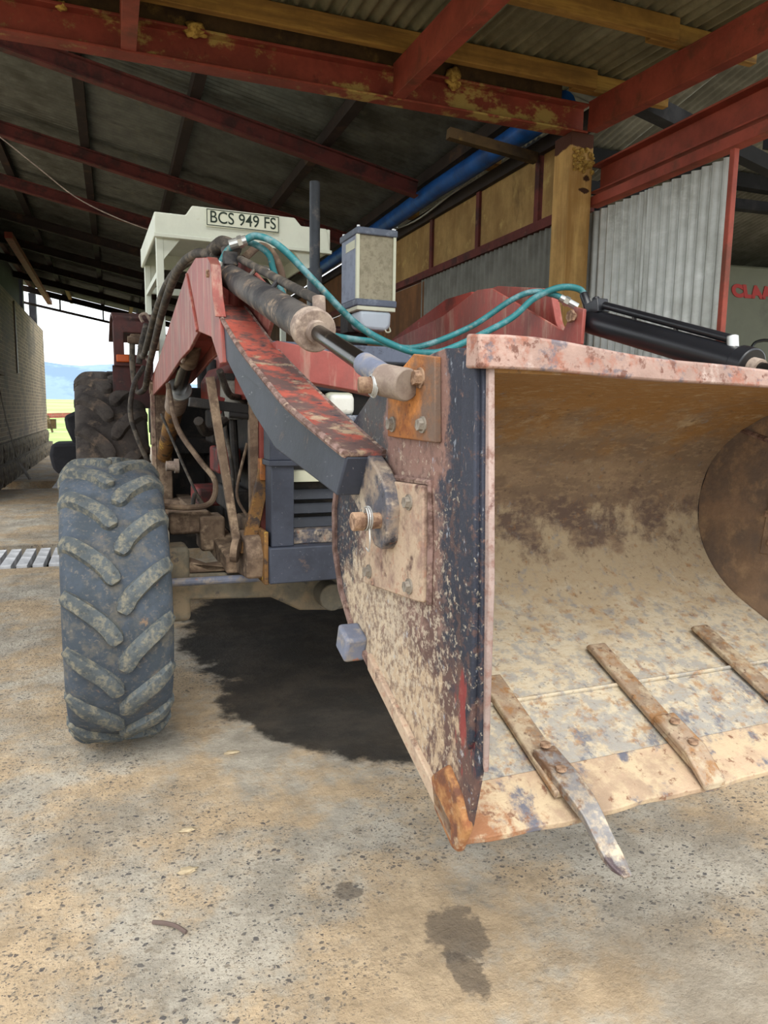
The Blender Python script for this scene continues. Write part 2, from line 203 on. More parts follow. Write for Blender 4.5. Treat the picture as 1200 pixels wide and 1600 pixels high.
def floor_mat():
    n = NT('dusty_concrete'); co = n.co
    conc = n.mix(n.step(n.noise(3.2, 9, .72), .36, .64), rgb('958d7f'), rgb('b8af9f'))
    tan = n.step(n.noise(1.5, 10, .72, n.map((1, 1, 1), (4.1, 2.7, 0))), .44, .58)
    tanc = n.mix(n.step(n.noise(9, 6, .7), .35, .7), rgb('ad9473'), rgb('c8ad89'))
    col = n.mix(n.math('MULTIPLY', tan, .8), conc, tanc)
    # brown damp dust
    col = n.mix(n.math('MULTIPLY', n.step(n.noise(.8, 7, .65, n.map((1, 1, 1), (9, 3, 0))), .50, .66), .5), col, rgb('85735b'))
    col = n.mix(n.math('MULTIPLY', n.step(n.noise(7, 10, .78, n.map((1, 1, 1), (2, 8, 0))), .53, .68), .5), col, rgb('776a57'))
    col = n.mix(n.math('MULTIPLY', n.step(n.noise(34, 8, .85), .54, .66), .5), col, rgb('6f6252'))
    col = n.mix(n.math('MULTIPLY', n.step(n.noise(110, 4, .8, n.map((1, 1, 1), (5, 5, 0))), .58, .68), .5), col, rgb('5c5145'))
    col = n.mix(n.math('MULTIPLY', n.step(n.noise(90, 4, .8, n.map((1, 1, 1), (1, 9, 0))), .60, .70), .35), col, rgb('d6c7ae'))
    # exposed dark aggregate chips
    wv = n.n('ShaderNodeTexNoise'); n.l(n.co, wv.inputs['Vector']); wv.inputs['Scale'].default_value = 45; wv.inputs['Detail'].default_value = 3
    sc = n.n('ShaderNodeVectorMath', operation='MULTIPLY_ADD'); n.l(wv.outputs['Color'], sc.inputs[0]); sc.inputs[1].default_value = (.022, .022, 0); n.l(n.co, sc.inputs[2])
    reg = n.step(n.math('ADD', n.noise(1.1, 7, .68, n.map((1, 1, 1), (7.7, 1.2, 0))), n.math('ADD', n.math('MULTIPLY', n.step(n.axis('Y'), 3.4, 1.6), .06), n.math('MULTIPLY', n.step(n.axis('X'), .6, -.4), .12))), .46, .60)
    for k, (vs_, mx_, add_, lo_) in enumerate(((48, .34, .11, .40), (85, .32, .12, .35), (150, .30, .12, .40))):
        v = n.n('ShaderNodeTexVoronoi'); n.l(n.map((1, 1.25, 1), (k * 3.3, k, 0), (0, 0, .6 + k), sc.outputs[0]), v.inputs['Vector']); v.inputs['Scale'].default_value = vs_
        rnd = n.n('ShaderNodeSeparateColor'); n.l(v.outputs['Color'], rnd.inputs[0])
        size = n.math('MULTIPLY_ADD', rnd.outputs[0], mx_, add_)
        chip = n.math('MULTIPLY', n.math('MULTIPLY', n.step(n.math('SUBTRACT', size, v.outputs['Distance']), 0, .06), reg), n.step(rnd.outputs[1], lo_, lo_ + .03))
        col = n.mix(n.math('MULTIPLY', chip, .8), col, n.mix(rnd.outputs[2], rgb('3e3e44'), rgb('857a6a')))
    # old oil stain beneath the tractor, with the shade there painted in too
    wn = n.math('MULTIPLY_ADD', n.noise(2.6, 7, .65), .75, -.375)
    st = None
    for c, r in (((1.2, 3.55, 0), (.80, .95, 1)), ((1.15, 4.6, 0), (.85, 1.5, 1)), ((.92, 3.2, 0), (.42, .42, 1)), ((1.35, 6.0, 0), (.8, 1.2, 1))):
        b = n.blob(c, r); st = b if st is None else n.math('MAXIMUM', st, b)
    oil = n.step(n.math('ADD', st, wn), .02, .13)  # one mask for the oil and the painted shade
    oil_shade_c = n.mix(n.step(n.noise(3.5, 6, .7), .4, .65), rgb('26231f'), rgb('3c362f'))
    col = n.mix(n.math('MULTIPLY', oil, .96), col, oil_shade_c)
    for c, r in (((.62, 1.93, 0), (.05, .05, 1)), ((.86, 1.66, 0), (.10, .13, 1)), ((.82, 1.52, 0), (.05, .10, 1))):
        b = n.step(n.math('ADD', n.blob(c, r), n.math('MULTIPLY_ADD', n.noise(22, 4), 1.2, -.6)), .05, .3)
        col = n.mix(n.math('MULTIPLY', b, .7), col, rgb('5e544a'))
    n.val(n.b.inputs['Base Color'], col); n.b.inputs['Roughness'].default_value = .88; n.b.inputs['Specular IOR Level'].default_value = .2
    h = n.math('ADD', n.math('MULTIPLY', n.noise(7, 8, .72), 1.0), n.math('ADD', n.math('MULTIPLY', n.noise(70, 5, .7), .25), n.math('MULTIPLY', n.noise(2.2, 5, .6, n.map((2.2, .8, 1), (3, 1, 0), (0, 0, .7))), 1.2)))
    n.bump(h, .75, .03)
    return n.m
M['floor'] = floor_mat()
def brick_mat():
    n = NT('old_brick'); sx = n.n('ShaderNodeSeparateXYZ'); n.l(n.co, sx.inputs[0]); cx = n.n('ShaderNodeCombineXYZ'); n.l(sx.outputs[1], cx.inputs[0]); n.l(sx.outputs[2], cx.inputs[1])
    b = n.n('ShaderNodeTexBrick'); n.l(cx.outputs[0], b.inputs['Vector']); b.inputs['Scale'].default_value = 1
    b.inputs['Brick Width'].default_value = .23; b.inputs['Row Height'].default_value = .086; b.inputs['Mortar Size'].default_value = .009
    b.inputs['Color1'].default_value = rgb('8a765e'); b.inputs['Color2'].default_value = rgb('645648'); b.inputs['Mortar'].default_value = rgb('a5967c')
    col = n.mix(n.math('MULTIPLY', n.step(n.noise(.5, 6), .5, .62), .6), b.outputs[0], rgb('544c44'))
    col = n.mix(n.step(n.noise(6, 6, .7), .68, .72), col, rgb('b0a898'))
    n.val(n.b.inputs['Base Color'], col); n.b.inputs['Roughness'].default_value = .95
    n.bump(b.outputs['Fac'], .5, .02); n.b.inputs['Normal'].links[0].from_node.invert = True
    return n.m
M['brick'] = brick_mat()

# ------------------------------------------------------------------ mesh helpers
def catmull(p, k=6):
    p = [Vector(q) for q in p]; o = []
    for i in range(len(p) - 1):
        a = p[i - 1] if i else p[0] * 2 - p[1]; b, c = p[i], p[i + 1]; d = p[i + 2] if i + 2 < len(p) else p[-1] * 2 - p[-2]
        for j in range(k):
            t = j / k; o.append(.5 * ((2 * b) + (c - a) * t + (2 * a - 5 * b + 4 * c - d) * t * t + (3 * b - a - 3 * c + d) * t ** 3))
    o.append(p[-1]); return o
class MB:
    def __init__(s, off=None): s.v = []; s.f = []; s.off = Vector(off) if off is not None else Vector((0, 0, 0))
    def add(s, vs, fs):
        k = len(s.v); s.v += [Vector(v) - s.off for v in vs]; s.f += [tuple(i + k for i in f) for f in fs]; return s
    def box(s, x0, x1, y0, y1, z0, z1):
        return s.add([(x, y, z) for x in (x0, x1) for y in (y0, y1) for z in (z0, z1)], [(0, 1, 3, 2), (4, 6, 7, 5), (0, 4, 5, 1), (2, 3, 7, 6), (0, 2, 6, 4), (1, 5, 7, 3)])
    def obox(s, c, sz, rot):
        m = Euler(rot).to_matrix(); c = Vector(c); hx, hy, hz = [q / 2 for q in sz]
        return s.add([c + m @ Vector((x, y, z)) for x in (-hx, hx) for y in (-hy, hy) for z in (-hz, hz)], [(0, 1, 3, 2), (4, 6, 7, 5), (0, 4, 5, 1), (2, 3, 7, 6), (0, 2, 6, 4), (1, 5, 7, 3)])
    def beam(s, a, b, w, h, upv=(0, 0, 1)):
        a, b = Vector(a), Vector(b); d = (b - a).normalized(); sd = d.cross(Vector(upv)).normalized(); u = sd.cross(d)
        vs = [p + sd * (i * w / 2) + u * (j * h / 2) for p in (a, b) for i in (-1, 1) for j in (-1, 1)]
        return s.add(vs, [(0, 1, 3, 2), (4, 6, 7, 5), (0, 4, 5, 1), (2, 3, 7, 6), (0, 2, 6, 4), (1, 5, 7, 3)])
    def prism(s, prof, x0, x1):                       # (y, z) outline extruded along x
        n = len(prof); vs = [(x0, y, z) for y, z in prof] + [(x1, y, z) for y, z in prof]
        return s.add(vs, [tuple(range(n))[::-1], tuple(range(n, 2 * n))] + [(i, (i + 1) % n, n + (i + 1) % n, n + i) for i in range(n)])
    def prismz(s, prof, z0, z1):
        n = len(prof); vs = [(x, y, z0) for x, y in prof] + [(x, y, z1) for x, y in prof]
        return s.add(vs, [tuple(range(n))[::-1], tuple(range(n, 2 * n))] + [(i, (i + 1) % n, n + (i + 1) % n, n + i) for i in range(n)])
    def prismy(s, prof, y0, y1):
        n = len(prof); vs = [(x, y0, z) for x, z in prof] + [(x, y1, z) for x, z in prof]
        return s.add(vs, [tuple(range(n)), tuple(range(n, 2 * n))[::-1]] + [(i, n + i, n + (i + 1) % n, (i + 1) % n) for i in range(n)])
    def cyl(s, a, b, r, r1=None, n=20):
        a, b = Vector(a), Vector(b); r1 = r if r1 is None else r1; d = (b - a).normalized()
        u = d.orthogonal().normalized(); w = d.cross(u); vs = []
        for p, q in ((a, r), (b, r1)):
            vs += [p + (u * math.cos(2 * math.pi * i / n) + w * math.sin(2 * math.pi * i / n)) * q for i in range(n)]
        return s.add(vs, [tuple(range(n))[::-1], tuple(range(n, 2 * n))] + [(i, (i + 1) % n, n + (i + 1) % n, n + i) for i in range(n)])
    def tube(s, pts, r, n=10, k=6, smooth=True):
        p = catmull(pts, k) if smooth else [Vector(q) for q in pts]; vs = []; fs = []; ref = None
        for i, c in enumerate(p):
            d = (p[min(i + 1, len(p) - 1)] - p[max(i - 1, 0)]).normalized()
            ref = d.orthogonal().normalized() if ref is None else (ref - d * ref.dot(d)).normalized()
            w = d.cross(ref); rr = r[i * (len(r) - 1) // max(1, len(p) - 1)] if isinstance(r, (list, tuple)) else r
            vs += [c + (ref * math.cos(2 * math.pi * j / n) + w * math.sin(2 * math.pi * j / n)) * rr for j in range(n)]
        for i in range(len(p) - 1): fs += [(i * n + j, i * n + (j + 1) % n, (i + 1) * n + (j + 1) % n, (i + 1) * n + j) for j in range(n)]
        fs += [tuple(range(n))[::-1], tuple(range((len(p) - 1) * n, len(p) * n))]
        return s.add(vs, fs)
    def ribbon(s, prof, x0, x1, th, nx=1):            # (y, z) open line with thickness, extruded along x
        n = len(prof); nor = []
        for i in range(n):
            a = Vector(prof[max(i - 1, 0)]); b = Vector(prof[min(i + 1, n - 1)]); d = (b - a).normalized(); nor.append(Vector((d.y, -d.x)))
        o = [(p[0] + nor[i].x * th, p[1] + nor[i].y * th) for i, p in enumerate(prof)]
        return s.prism_strip(list(prof), o, x0, x1)
    def prism_strip(s, a, b, x0, x1):
        n = len(a); vs = [(x, p[0], p[1]) for x in (x0, x1) for p in a] + [(x, p[0], p[1]) for x in (x0, x1) for p in b]; fs = []
        for i in range(n - 1):
            fs += [(i, n + i, n + i + 1, i + 1), (2 * n + i, 2 * n + i + 1, 3 * n + i + 1, 3 * n + i), (i, i + 1, 2 * n + i + 1, 2 * n + i), (n + i, 3 * n + i, 3 * n + i + 1, n + i + 1)]
        fs += [(0, 2 * n, 3 * n, n), (n - 1, 2 * n - 1, 4 * n - 1, 3 * n - 1)]
        return s.add(vs, fs)
    def mesh(s, name, smooth=False):
        me = bpy.data.meshes.new(name); me.from_pydata([tuple(v) for v in s.v], [], s.f); me.validate(); me.update()
        import bmesh
        b = bmesh.new(); b.from_mesh(me); bmesh.ops.recalc_face_normals(b, faces=b.faces); b.to_mesh(me); b.free()
        if smooth:
            for p in me.polygons: p.use_smooth = True
            try: me.set_sharp_from_angle(angle=R(40))
            except Exception: pass
        return me
def link(name, me, mat=None, parent=None, loc=None, rot=None):
    o = bpy.data.objects.new(name, me); COL.objects.link(o)
    if mat and me and not me.materials: me.materials.append(M[mat] if isinstance(mat, str) else mat)
    o.parent = parent
    if loc is not None: o.location = loc
    if rot is not None: o.rotation_euler = rot
    return o
def obj(name, mb, mat, parent=None, smooth=False, bevel=0, seg=2):
    o = link(name, mb.mesh(name, smooth or bevel > 0), mat, parent)
    if bevel:
        m = o.modifiers.new('bevel', 'BEVEL'); m.width = bevel; m.segments = seg; m.limit_method = 'ANGLE'; m.angle_limit = R(30)
    return o
def thing(name, label, cat, loc=(0, 0, 0), rz=0, group=None):
    o = link(name, None, None, None, loc, (0, 0, rz)); return tag(o, label, cat, group)
def tag(o, label, cat, group=None):
    o['label'] = label; o['category'] = cat
    if group: o['group'] = group
    return o
def struct(o): o['kind'] = 'structure'; return o
def text_mesh(s, size, depth=.0008, shear=0, bold=0.0, space=1.0):
    c = bpy.data.curves.new('lettering', 'FONT'); c.body = s; c.size = size; c.extrude = depth; c.align_x = 'CENTER'; c.align_y = 'CENTER'; c.shear = shear; c.offset = bold; c.space_character = space
    t = bpy.data.objects.new('tmp', c); COL.objects.link(t); bpy.context.view_layer.update()
    me = bpy.data.meshes.new_from_object(t.evaluated_get(bpy.context.evaluated_depsgraph_get())); bpy.data.objects.remove(t); bpy.data.curves.remove(c)
    return me
def corr(length, width, pitch=.0762, amp=.009, seg=6):
    """corrugated sheet: waves along local x (0..width), straight along local y (0..length), lying in z=0"""
    n = int(round(width / pitch * seg)); vs = []; fs = []
    for i in range(n + 1):
        x = width * i / n; z = amp * math.cos(2 * math.pi * x / pitch); vs += [(x, 0, z), (x, length, z)]
    for i in range(n): fs.append((2 * i, 2 * i + 2, 2 * i + 3, 2 * i + 1))
    me = bpy.data.meshes.new('corrugated_sheet'); me.from_pydata(vs, [], fs); me.update()
    for p in me.polygons: p.use_smooth = True
    return me

# ------------------------------------------------------------------ THE SHED
# floor with two slatted drainage channels
fb = MB(); G0, G1, H0, H1 = 7.15, 8.35, 14.2, 15.6
NX, x0, x1 = 60, -14, 16
def slab(y0, y1, ny):
    vs = [(x0 + (x1 - x0) * i / NX, y0 + (y1 - y0) * j / ny, 0) for i in range(NX + 1) for j in range(ny + 1)]
    fb.add(vs, [(i * (ny + 1) + j, (i + 1) * (ny + 1) + j, (i + 1) * (ny + 1) + j + 1, i * (ny + 1) + j + 1) for i in range(NX) for j in range(ny)])
slab(-14, G0, 42); slab(G1, H0, 12); slab(H1, 29, 20)
for a, b in ((G0, G1), (H0, H1)):
    fb.add([(x0, a, 0), (x1, a, 0), (x0, a, -.35), (x1, a, -.35), (x0, b, 0), (x1, b, 0), (x0, b, -.35), (x1, b, -.35)], [(0, 1, 3, 2), (2, 3, 7, 6), (4, 6, 7, 5)])
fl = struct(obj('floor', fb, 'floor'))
def grate(y0, y1, xs, label):
    t = thing('drain_grate', label, 'drain grate', (xs[0], (y0 + y1) / 2, 0))
    me = MB().box(-.045, .045, -(y1 - y0) / 2, (y1 - y0) / 2, -.07, .012).mesh('slat')
    for x in xs: link('slat', me, 'slat', t, (x - xs[0], 0, 0))
    for yy in (y0 + .1, y1 - .1):
        obj('support_bar', MB().box(xs[0] - xs[0] - .12, xs[-1] - xs[0] + .12, yy - (y0 + y1) / 2 - .03, yy - (y0 + y1) / 2 + .03, -.13, -.07), 'pit', t)
        obj('bearer', MB().box(xs[0] - xs[0] - .12, xs[-1] - xs[0] + .12, yy - (y0 + y1) / 2 - .03, yy - (y0 + y1) / 2 + .03, -.35, -.13), 'pit', t)
grate(G0 + .06, G1 - .28, [-1.11 + .135 * i for i in range(8)], 'drain grate of pale cross slats beside the front tyre')
grate(H0 + .05, H1 - .1, [-1.05 + .15 * i for i in range(12)], 'far drain grate of pale slats near the brick wall foot')
obj_dark = obj('trench_rod', MB().cyl((-2.0, 7.45, -.05), (-1.2, 7.45, -.05), .03).cyl((-2.0, 7.8, -.05), (-1.2, 7.8, -.05), .03), 'pit', fl)

# left brick wall on a stone foundation
WX = -2.05
wl = struct(obj('wall_left', MB().box(WX - .25, WX, 11.5, 26, .74, 3.86), 'brick'))
smeshes = []
for k in range(6):
    rs = random.Random(k); m = MB(); nx, nz = 4, 3
    m.box(-.3, 0, -.34, .34, -.175, .175)
    import bmesh
    me = m.mesh('stone'); b = bmesh.new(); b.from_mesh(me); bmesh.ops.subdivide_edges(b, edges=b.edges[:], cuts=2, use_grid_fill=True)
    for v in b.verts:
        if v.co.x > -.05:
            e = max(abs(v.co.y) / .34, abs(v.co.z) / .175); v.co.x += rs.uniform(-.012, .012) + (.02 if e < .9 else -.012)
            v.co.y += rs.uniform(-.008, .008); v.co.z += rs.uniform(-.006, .006)
    b.to_mesh(me); b.free(); smeshes.append(me)
for row in range(2):
    y = 11.6 + row * .33; i = 0
    while y < 25.6:
        L = random.Random(row * 99 + i).uniform(.85, 1.2)
        o = link('stone', smeshes[(i * 5 + row) % 6], 'stone', wl, (WX + .06 + (.10 if row == 0 else .0), y + .35 * L, .18 + row * .37)); o.scale = (1, L, 1.02)
        y += .70 * L; i += 1
ub = struct(obj('trim_1', MB().box(WX - .2, WX - .06, 11.5, 20.5, 3.86, 4.62), 'tar'))
for y in (20.9, 24.3):
    obj('clerestory_post', MB().box(WX - .2, WX - .02, y - .18, y + .18, 3.86, 4.75), 'tar', wl)
obj('wall_pipe', MB().tube([(WX + .02, 14.8, 3.2), (WX + .05, 15.2, 2.0), (WX + .08, 15.8, 1.2), (WX + .22, 16.1, .35)], .012, 6), 'wire', wl)
obj('wall_ledge', MB().box(WX, WX + .08, 14.3, 16.0, 2.04, 2.10), 'dust', wl)
obj('wall_conduit', MB().cyl((WX + .02, 18.6, 2.2), (WX + .02, 18.6, 3.8), .02, n=8), 'wire', wl)
tag(obj('metal_bar', MB().beam((-1.62, 15.9, .02), (-1.88, 16.2, .42), .05, .03), 'slat'), 'short pale bar leaning against the stone foundation of brick wall', 'bar')

# main roof, falling to the right
KR = .20
def rz(x): return 3.42 + KR * (3 - x)
ceil = struct(link('ceiling', None))
sheet = corr(5.75, .762, .0762, .014, 8); ang = math.atan(KR)
for i in range(24):
    # local y -> world -x (up the slope), waves along world y
    o = link('roof_sheet', sheet, 'roof', ceil, (3.25, 4.35 + i * .755, rz(3.25) + .27 + (i % 2) * .004))
    o.rotation_euler = Matrix(((0, -math.cos(ang), math.sin(ang)), (1, 0, 0), (0, math.sin(ang), math.cos(ang)))).to_euler()
for i, y in enumerate([6.65, 8.85, 10.95, 13.05, 15.2, 17.3, 19.4, 21.6]):
    mat = 'rafter' if i < 3 else 'darkbeam'
    m = MB()
    for dz, w, h in ((.005, .09, .014), (.135, .09, .014)): m.beam((2.75, y, rz(2.75) + dz), (-2.2, y, rz(-2.2) + dz), w, h)
    m.beam((2.75, y, rz(2.75) + .07), (-2.2, y, rz(-2.2) + .07), .012, .13)
    obj('rafter', m, mat, ceil)
for x in (2.85, 1.85, .72, -.2, -1.15, -1.95):
    obj('purlin', MB().box(x - .045, x + .045, 4.35, 22.4, rz(x) + .145, rz(x) + .25), 'rafter' if x == -1.95 else 'darkbeam', ceil)
obj('purlin', MB().box(-1.62, -1.5, 14, 22.4, rz(-1.56) - .1, rz(-1.56) + .0), 'beamplain', ceil)
for x in (.5, -1.0):
    obj('brace', MB().beam((x, 19.4, rz(x) + .1), (x, 22.3, rz(x) + .1), .08, .08), 'timber', ceil)
obj('tie_beam', MB().beam((3.05, 22.3, 3.25), (-2.2, 22.3, 4.24), .08, .06), 'darkbeam', ceil)
for x in (2, .9, -.2, -1.3): obj('tie_strut', MB().box(x - .02, x + .02, 22.27, 22.33, 3.25 + (3.05 - x) * .19, rz(x) + .15), 'darkbeam', ceil)
obj('cable', MB().tube([(-1.4, 6.8, 4.0), (-.78, 6.8, 3.57), (-.51, 6.8, 3.37), (-.185, 6.8, 3.146), (.307, 6.75, 2.965), (.9, 6.7, 2.85)], .005, 6), 'gland', ceil)

# cross beam with the post, front canopy
BY = 4.25
bm = MB(); bm.box(-3.2, 2.94, BY + .03, BY + .045, 3.27, 3.44).box(-3.2, 2.94, BY - .03, BY + .08, 3.262, 3.275).box(-3.2, 2.94, BY - .03, BY + .08, 3.425, 3.44)
tag(obj('cross_beam', bm, 'beam', bevel=.003), 'long red steel channel beam with yellow paint patches across the shed', 'beam')
tag(obj('wall_plate', MB().box(-3.2, 2.75, BY + .0, BY + .10, 3.44, 3.55), 'timberdark', bevel=.004), 'dark stained timber plate lying on the red cross beam', 'timber')
pst = MB((2.87, 4.33, 3.27)).box(2.82, 2.995, BY - .02, BY + .17, 0, 3.262)
o = obj('timber_post', pst, 'post', bevel=.006); o.location = (2.87, 4.33, 3.27)
tag(o, 'square wooden post under the red beam end with brown smears', 'post')
fm = MB(); 
for k in range(60):
    a, b = random.uniform(2.84, 2.99), random.uniform(3.02, 3.16); r = random.uniform(.008, .02); fm.cyl((a, BY - .027, b), (a + random.uniform(-.008, .008), BY - .029 - r * .7, b), r, r * .4, 6)
tag(obj('foam_crust', fm, 'foam'), 'crusty yellow foam stuck near the top of the wooden post', 'foam')
def rafter(x, y0, label, mat='beamplain', drop=.045, x1=None):
    m = MB(); zt = lambda y: 3.36 - (BY - y) * drop
    for dz, w, h in ((-.085, .075, .012), (.085, .075, .012)): m.beam((x, BY - .03, zt(BY) + dz), (x if x1 is None else x1, y0, zt(y0) + dz), w, h)
    m.beam((x - .03, BY - .03, zt(BY)), ((x if x1 is None else x1) - .03, y0, zt(y0)), .012, .17)
    return tag(obj('canopy_rafter', m, mat, bevel=.002), label, 'rafter')
rafter(2.97, 1.9, 'red canopy rafter meeting the cross beam above the wooden post')
rafter(1.62, 1.9, 'red canopy rafter bolted to the middle of the cross beam')
rafter(.13, 1.9, 'leftmost red canopy rafter at the cross beam')
canopy = struct(link('trim_2', None))
cs = corr(2.55, .762, .0762, .014, 8)
for i in range(9):
    o = link('roof_sheet', cs, 'canopy', canopy, (-3.3 + i * .755, 1.85, 3.578 - .105 + (i % 2) * .004)); o.rotation_euler = (math.atan(.045), 0, 0)
def purl(y, z, label):
    m = MB().beam((-3.2, y, z), (2.86, y, z), .05, .105).beam((2.72, y + .05, z), (3.45, y + .05, z), .05, .105)
    tag(obj('canopy_purlin', m, 'timber', bevel=.003), label, 'purlin')
purl(4.06, 3.50, 'pine purlin under the canopy sheets nearest the red cross beam')
purl(3.36, 3.475, 'pine purlin under the canopy sheets second from the cross beam')
purl(2.55, 3.445, 'pine purlin under the canopy sheets furthest from the cross beam')
def lump(name, c, r, seed, mat, label, cat, sq=(1, .6, .7)):
    import bmesh
    b = bmesh.new(); bmesh.ops.create_icosphere(b, subdivisions=3, radius=r)
    for v in b.verts:
        d = 1 + .55 * mnoise.noise(v.co * (1.8 / r) + Vector((seed * 9, 0, 0))); v.co = Vector((v.co.x * sq[0], v.co.y * sq[1], v.co.z * sq[2])) * d
    me = bpy.data.meshes.new(name); b.to_mesh(me); b.free()
    for p in me.polygons: p.use_smooth = True
    return tag(link(name, me, mat, None, c), label, cat)
lump('mud_nest', (.47, BY - .01, 3.44), .045, 1, 'foam', 'yellowish mud nest on the red beam beside the left canopy rafter', 'nest', (1.3, .6, .9))
lump('mud_nest', (1.98, BY - .01, 3.45), .05, 2, 'foam', 'yellowish mud nest on the red beam near the timber post', 'nest', (1, .6, 1.2))
lump('mud_nest', (-.18, BY - .01, 3.43), .03, 3, 'foam', 'small mud nest on the red beam at the far left', 'nest')

# right partition: corrugated lower wall, plywood above, corrugated screen in front
P = 3.06
wr = struct(link('wall_right', None))
ws = corr(2.84, .762)
def wsheet(name, y, me, mat, z0=0):
    o = link(name, me, mat, wr, (P, y, z0)); o.rotation_euler = Matrix(((0, 0, 1), (1, 0, 0), (0, 1, 0))).to_euler(); return o
ws1 = corr(2.80, .66, .0762, .014, 8)
for i in range(2): wsheet('screen_sheet', 3.115 + i * .58, ws1, 'zinc')
ws2 = corr(2.82, .762, .0762, .013, 8)
for i in range(4): wsheet('wall_sheet', 4.36 + i * .70, ws2, 'zincdark')
for i in range(3): obj('plywood_panel', MB().box(P - .006, P + .012, 7.12 + i * 1.22, 8.33 + i * 1.22, 0, 2.8), 'plydark', wr)
for a, b, m in ((4.98, 5.0, 'ply'), (5.02, 5.9, 'ply'), (5.96, 6.9, 'ply'), (6.96, 8.0, 'ply'), (8.06, 9.2, 'plydark'), (9.26, 10.8, 'plydark')):
    if b - a > .1: obj('plywood_panel', MB().box(P - .006, P + .012, a, b, 2.90, 3.36), m, wr)
obj('plywood_panel', MB().box(P - .006, P + .012, 4.62, 4.92, 2.90, 3.36), 'ply', wr)
for y in (4.97, 5.93, 6.93, 8.03, 9.23): obj('stud', MB().box(P - .03, P + .03, y - .03, y + .03, 2.86, 3.4), 'rafter', wr)
obj('mid_rail', MB().box(P - .035, P + .035, 4.33, 11, 2.82, 2.89), 'rafter', wr)
obj('top_rail', MB().box(P - .05, P + .05, 4.33, 22, 3.36, 3.46), 'darkbeam', wr)
obj('screen_post', MB().box(P - .06, P - .026, 3.04, 3.072, 0, 2.81), 'beamplain', wr, bevel=.004)
obj('screen_rail', MB().box(P - .05, P + .03, .8, 4.28, 2.825, 2.885), 'beamplain', wr, bevel=.003)
m = MB().box(P + .05, P + .065, .8, 4.3, 2.93, 3.09).box(P - .02, P + .08, .8, 4.3, 2.92, 2.932).box(P - .02, P + .08, .8, 4.3, 3.088, 3.10)
tag(obj('steel_beam', m, 'beamplain', bevel=.002), 'red steel beam running above the galvanised screen towards the wooden post', 'beam')
obj('back_panel', MB().box(P - .006, P + .012, 10.8, 22, 0, 3.36), 'plydark', wr)
bp = MB(); bp.tube([(2.865, 4.38, 3.49), (2.865, 5.6, 3.49), (2.86, 6.5, 3.50), (2.865, 7.6, 3.495), (2.865, 9.2, 3.495), (2.865, 11, 3.49)], .08, 14)
tag(obj('blue_roll', bp, 'blue', smooth=True), 'long rolled blue plastic sheet lying along the top of partition', 'roll')
for y in (5.6, 7.3): tag(obj('timber_block', MB().box(2.94, 3.02, y - .09, y + .09, 3.46, 3.56), 'timber'), 'small timber block on the partition rail, %s the blue roll end' % ('nearer' if y < 6 else 'further from'), 'block')
tag(obj('timber_offcut', MB().beam((2.28, 4.95, 3.41), (3.0, 4.95, 3.335), .06, .07), 'timberdark'), 'dark timber offcut under the blue plastic roll near the beam', 'timber')
obj('rail_cable', MB().tube([(2.98, 4.6, 3.5), (2.97, 5.8, 3.47), (2.97, 6.4, 3.44), (2.96, 7.2, 3.40), (2.98, 8.2, 3.50)], .008, 6), 'wire', wr)

# neighbouring barn beyond the screen
barn = struct(link('trim_3', None))
bs = corr(6.6, .762, .0762, .011)
for i in range(13):
    o = link('barn_sheet', bs, 'barnroof', barn, (3.2 + i * .755, 2.2, 4.75 + (i % 2) * .004)); o.rotation_euler = (-math.atan(.19), 0, 0)
for y in (4.2, 6.2):
    zz = 4.75 - (y - 2.2) * .19
    obj('barn_beam', MB().box(3.2, 13, y - .06, y + .06, zz - .16, zz - .02), 'tar', barn)
    for x in (4.5,): obj('barn_strut', MB().box(x - .05, x + .05, y - .05, y + .05, zz - 1.0, zz - .3), 'tar', barn)
obj('barn_truss', MB().beam((3.3, 4.2, 3.5), (9, 6.4, 3.7), .1, .12), 'tar', barn)
obj('barn_truss', MB().beam((3.3, 6.2, 3.6), (10, 6.2, 3.75), .1, .1), 'tar', barn)
obj('barn_wall', MB().box(3.2, 14, 10.2, 10.3, 0, 3.5), 'zincdark', barn)
# combine harvester seen past the screen
ch = thing('combine_harvester', 'pale combine harvester side with red lettering beyond the galvanised screen', 'harvester', (7.6, 7.4, 0), R(-4))
obj('body_panel', MB().prismy([(-2.2, .9), (2.4, .9), (2.4, 3.3), (1.9, 3.4), (-1.9, 3.36), (-2.2, 3.2)], 0, 1.4), 'white', ch, bevel=.03)
tm = text_mesh('CLAAS', .20, .004, -.25, .014, 1.08)
link('lettering', tm, 'redink', ch, (.235, -.006, 3.05), (R(90), 0, 0)).scale = (1.18, 1, 1)
obj('side_tank', MB().box(-2.6, 2.3, -.25, -.02, .55, 1.62), 'tar', ch, bevel=.06)
obj('handrail', MB().tube([(-.22, -.42, 1.2), (-.19, -.42, 1.9), (-.16, -.42, 2.30), (-.02, -.42, 2.40), (.26, -.42, 2.40)], .02, 8), 'blackclean', ch)
obj('handrail', MB().cyl((-.55, -.42, 1.2), (-.52, -.42, 2.30), .022, n=8).cyl((-.53, -.42, 2.22), (-.18, -.42, 2.16), .014, n=8).cyl((-.54, -.42, 1.72), (-.2, -.42, 1.74), .014, n=8), 'blackclean', ch)
obj('mirror_arm', MB().cyl((.26, -.42, 1.5), (.34, -.42, 2.36), .018, n=8), 'blackclean', ch)
obj('mirror', MB().prismy([(.3, 1.45), (.62, 1.45), (.60, 1.75), (.52, 1.86), (.42, 1.86), (.32, 1.75)], -.5, -.42), 'filter', ch, bevel=.02)

